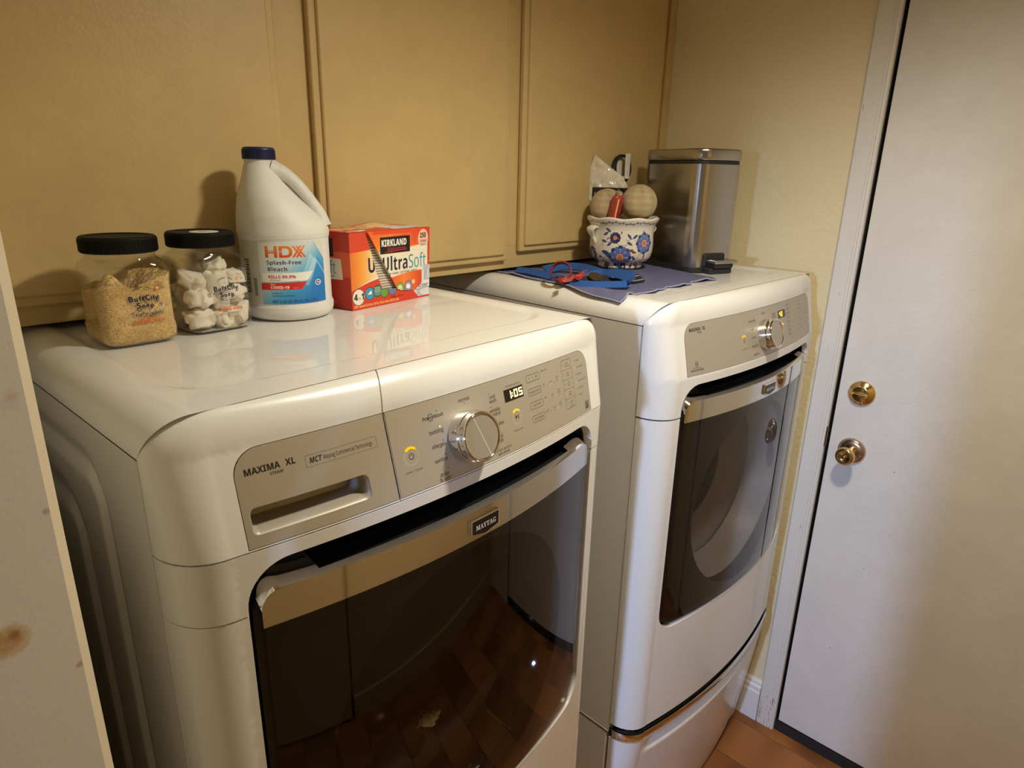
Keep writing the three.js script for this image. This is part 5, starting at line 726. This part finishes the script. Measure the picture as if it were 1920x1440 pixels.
{ // adhesive hook on the cabinet door with two hair ties
  const h = thing('adhesive_hook', 'white adhesive hook stuck on the cabinet door behind the pot', 'hook', [-0.236, 1.594, 0.0192]), wp = std({ color: '#ebe8e0', roughness: 0.35 });
  part('hook_plate', rbox(-0.012, 0.012, -0.030, 0.026, 0, 0.006, 0.0025, 2), wp, h);
  part('hook_arm', [rbox(-0.009, 0.009, -0.030, -0.023, 0.003, 0.030, 0.002, 2), rbox(-0.0095, 0.0095, -0.030, 0.031, 0.024, 0.0285, 0.002, 2)], wp, h, 'white front tongue');
  const tie = (at, rx, ry, turn, tilt, label) => { const g = new THREE.TorusGeometry(1, 0.075, 12, 56), p = g.attributes.position; for (let i = 0; i < p.count; i++) { const x = p.getX(i), y = p.getY(i), r = Math.hypot(x, y), k = 0.0029 / 0.075; p.setXYZ(i, x / r * (rx + (r - 1) * k), y / r * (ry + (r - 1) * k), p.getZ(i) * k); } g.computeVertexNormals(); const m = single('hair_tie', g, std({ color: lin(0.01, 0.01, 0.011), roughness: 0.8 }), label, 'hair tie', 'hair ties on the hook'); m.position.set(...at); m.rotation.set(0, turn, tilt); };
  tie([-0.237, 1.588, 0.0285], 0.030, 0.033, -0.25, 0.25, 'larger black elastic hair tie hanging on the white hook'); tie([-0.245, 1.593, 0.0375], 0.0255, 0.027, -0.2, -0.1, 'smaller black elastic hair tie hanging on the white hook');
}
{ // step bin
  const g = thing('step_bin', 'brushed steel pedal bin with flat lid on the dryer', 'bin', [-0.178, DTOPY + 0.0003, 0.194], -0.353);
  const brushed = field(512, (u, v) => 0.5 + 0.5 * tileNoise(u, v, 3, 8) * 0.3 + 0.35 * (rnd() - 0.5), false, 1);
  const streak = canvas(256, 1024, (c, w, h) => { for (let y = 0; y < h; y++) { const v = 118 + 26 * rnd(); c.fillStyle = `rgb(${v},${v},${v})`; c.fillRect(0, y, w, 1); } }, false); streak.wrapS = streak.wrapT = THREE.RepeatWrapping;
  const steel = phy({ color: lin(0.44, 0.42, 0.39), metalness: 1, roughness: 0.24, anisotropy: 0.6, bumpMap: streak, bumpScale: 0.00003 });
  const hx = 0.068, hz = 0.110, sec = (gx, gz, r) => rrect(-gx, gx, -gz, gz, r, 12);
  const upright = (outline, y0, y1, bevel) => prism(outline.map(([a, b]) => [a, -b]).reverse(), y1 - y0, bevel, [], 4).rotateX(-Math.PI / 2).translate(0, y0, 0);
  const wallG = toCreasedNormals(upright(sec(hx, hz, 0.034), 0.012, 0.246, 0), 0.6);
  part('bin_body', wallG, steel, g, 'brushed steel body');
  part('lid_gap_band', upright(sec(hx - 0.002, hz - 0.002, 0.032), 0.246, 0.2535, 0), M.blackMatt, g);  // black band filling the dark gap under the lid
  part('lid', toCreasedNormals(upright(sec(hx + 0.0005, hz + 0.0005, 0.034), 0.2535, 0.280, 0.005), 0.5), steel, g, 'steel lid');
  part('base', upright(sec(hx + 0.003, hz + 0.003, 0.036), 0, 0.013, 0.002), M.blackMatt, g, 'black plastic base');
  part('pedal', [rbox(-0.03, 0.038, 0.024, 0.033, hz + 0.004, hz + 0.040, 0.004, 3)], steel, g, 'steel foot pedal');
  part('pedal_mount', [rbox(-0.034, 0.034, 0.0, 0.014, hz - 0.01, hz + 0.028, 0.004, 2), rbox(-0.036, 0.030, 0.012, 0.046, hz - 0.012, hz + 0.006, 0.006, 2), rbox(-0.026, 0.030, 0.014, 0.0255, hz + 0.002, hz + 0.034, 0.002, 1)], M.blackMatt, g, 'black pedal mount');
}
// ------------------------------------------------------------------ lamps, both out of view
{
  const g = thing('unseen_ceiling_lamp', 'unseen warm ceiling light, shaded to send its light downwards', 'lamp', [WARM_AT[0], 0, WARM_AT[2]]);  // out of view; shade and cone chosen so upper walls stay darker
  part('lamp_shade', lathe([[0.072, 2.152], [0.074, 2.152], [0.086, 2.20], [0.07, 2.235], [0.03, ROOM_H - 0.001], [0, ROOM_H - 0.001]], 48), M.trim, g);
  part('diffuser', new THREE.CylinderGeometry(0.070, 0.070, 0.003, 48).translate(0, 2.1575, 0), std({ color: 0xffffff, emissive: WARM, emissiveIntensity: 6 }), g, 'glowing round diffuser');
  const l = new THREE.SpotLight(WARM, WARM_POWER, 0, WARM_CONE, 1, 2); l.position.set(...WARM_AT); l.target.position.set(WARM_AT[0], 0, WARM_AT[2]); l.castShadow = true; l.shadow.radius = 2.8; l.shadow.mapSize.set(2048, 2048); scene.add(l, l.target);
  // unseen cool lamp, placed and aimed to light the door and machine fronts
  const aim = new THREE.Vector3(...COOL_AIM).sub(new THREE.Vector3(...COOL_AT)).normalize(), turn = new THREE.Quaternion().setFromUnitVectors(new THREE.Vector3(0, 1, 0), aim);
  const h = thing('unseen_cool_lamp', 'unseen cool lamp out of view on the left, lights the door and machine fronts', 'lamp', [COOL_AT[0], 0, COOL_AT[2]]);
  part('lamp_head', lathe([[0, -0.16], [0.05, -0.15], [0.062, -0.11], [0.068, -0.012], [0.064, -0.012], [0.06, -0.03]], 40).applyQuaternion(turn).translate(0, COOL_AT[1], 0), M.blackMatt, h);
  part('lens', new THREE.CylinderGeometry(0.06, 0.06, 0.004, 40).translate(0, -0.022, 0).applyQuaternion(turn).translate(0, COOL_AT[1], 0), std({ color: 0xffffff, emissive: COOL, emissiveIntensity: 8 }), h, 'glowing cool white lens');
  part('stand', [new THREE.CylinderGeometry(0.012, 0.012, COOL_AT[1] - 0.08, 16).translate(-0.1, (COOL_AT[1] - 0.08) / 2, 0), new THREE.CylinderGeometry(0.15, 0.16, 0.02, 40).translate(-0.1, 0.01, 0)], M.blackMatt, h);
  const c = new THREE.SpotLight(COOL, COOL_POWER, 0, COOL_CONE, 1, 2); c.position.set(...COOL_AT); c.target.position.set(...COOL_AIM); c.castShadow = true; c.shadow.radius = 2.6; c.shadow.mapSize.set(2048, 2048); scene.add(c, c.target);
}
renderer.render(scene, camera);
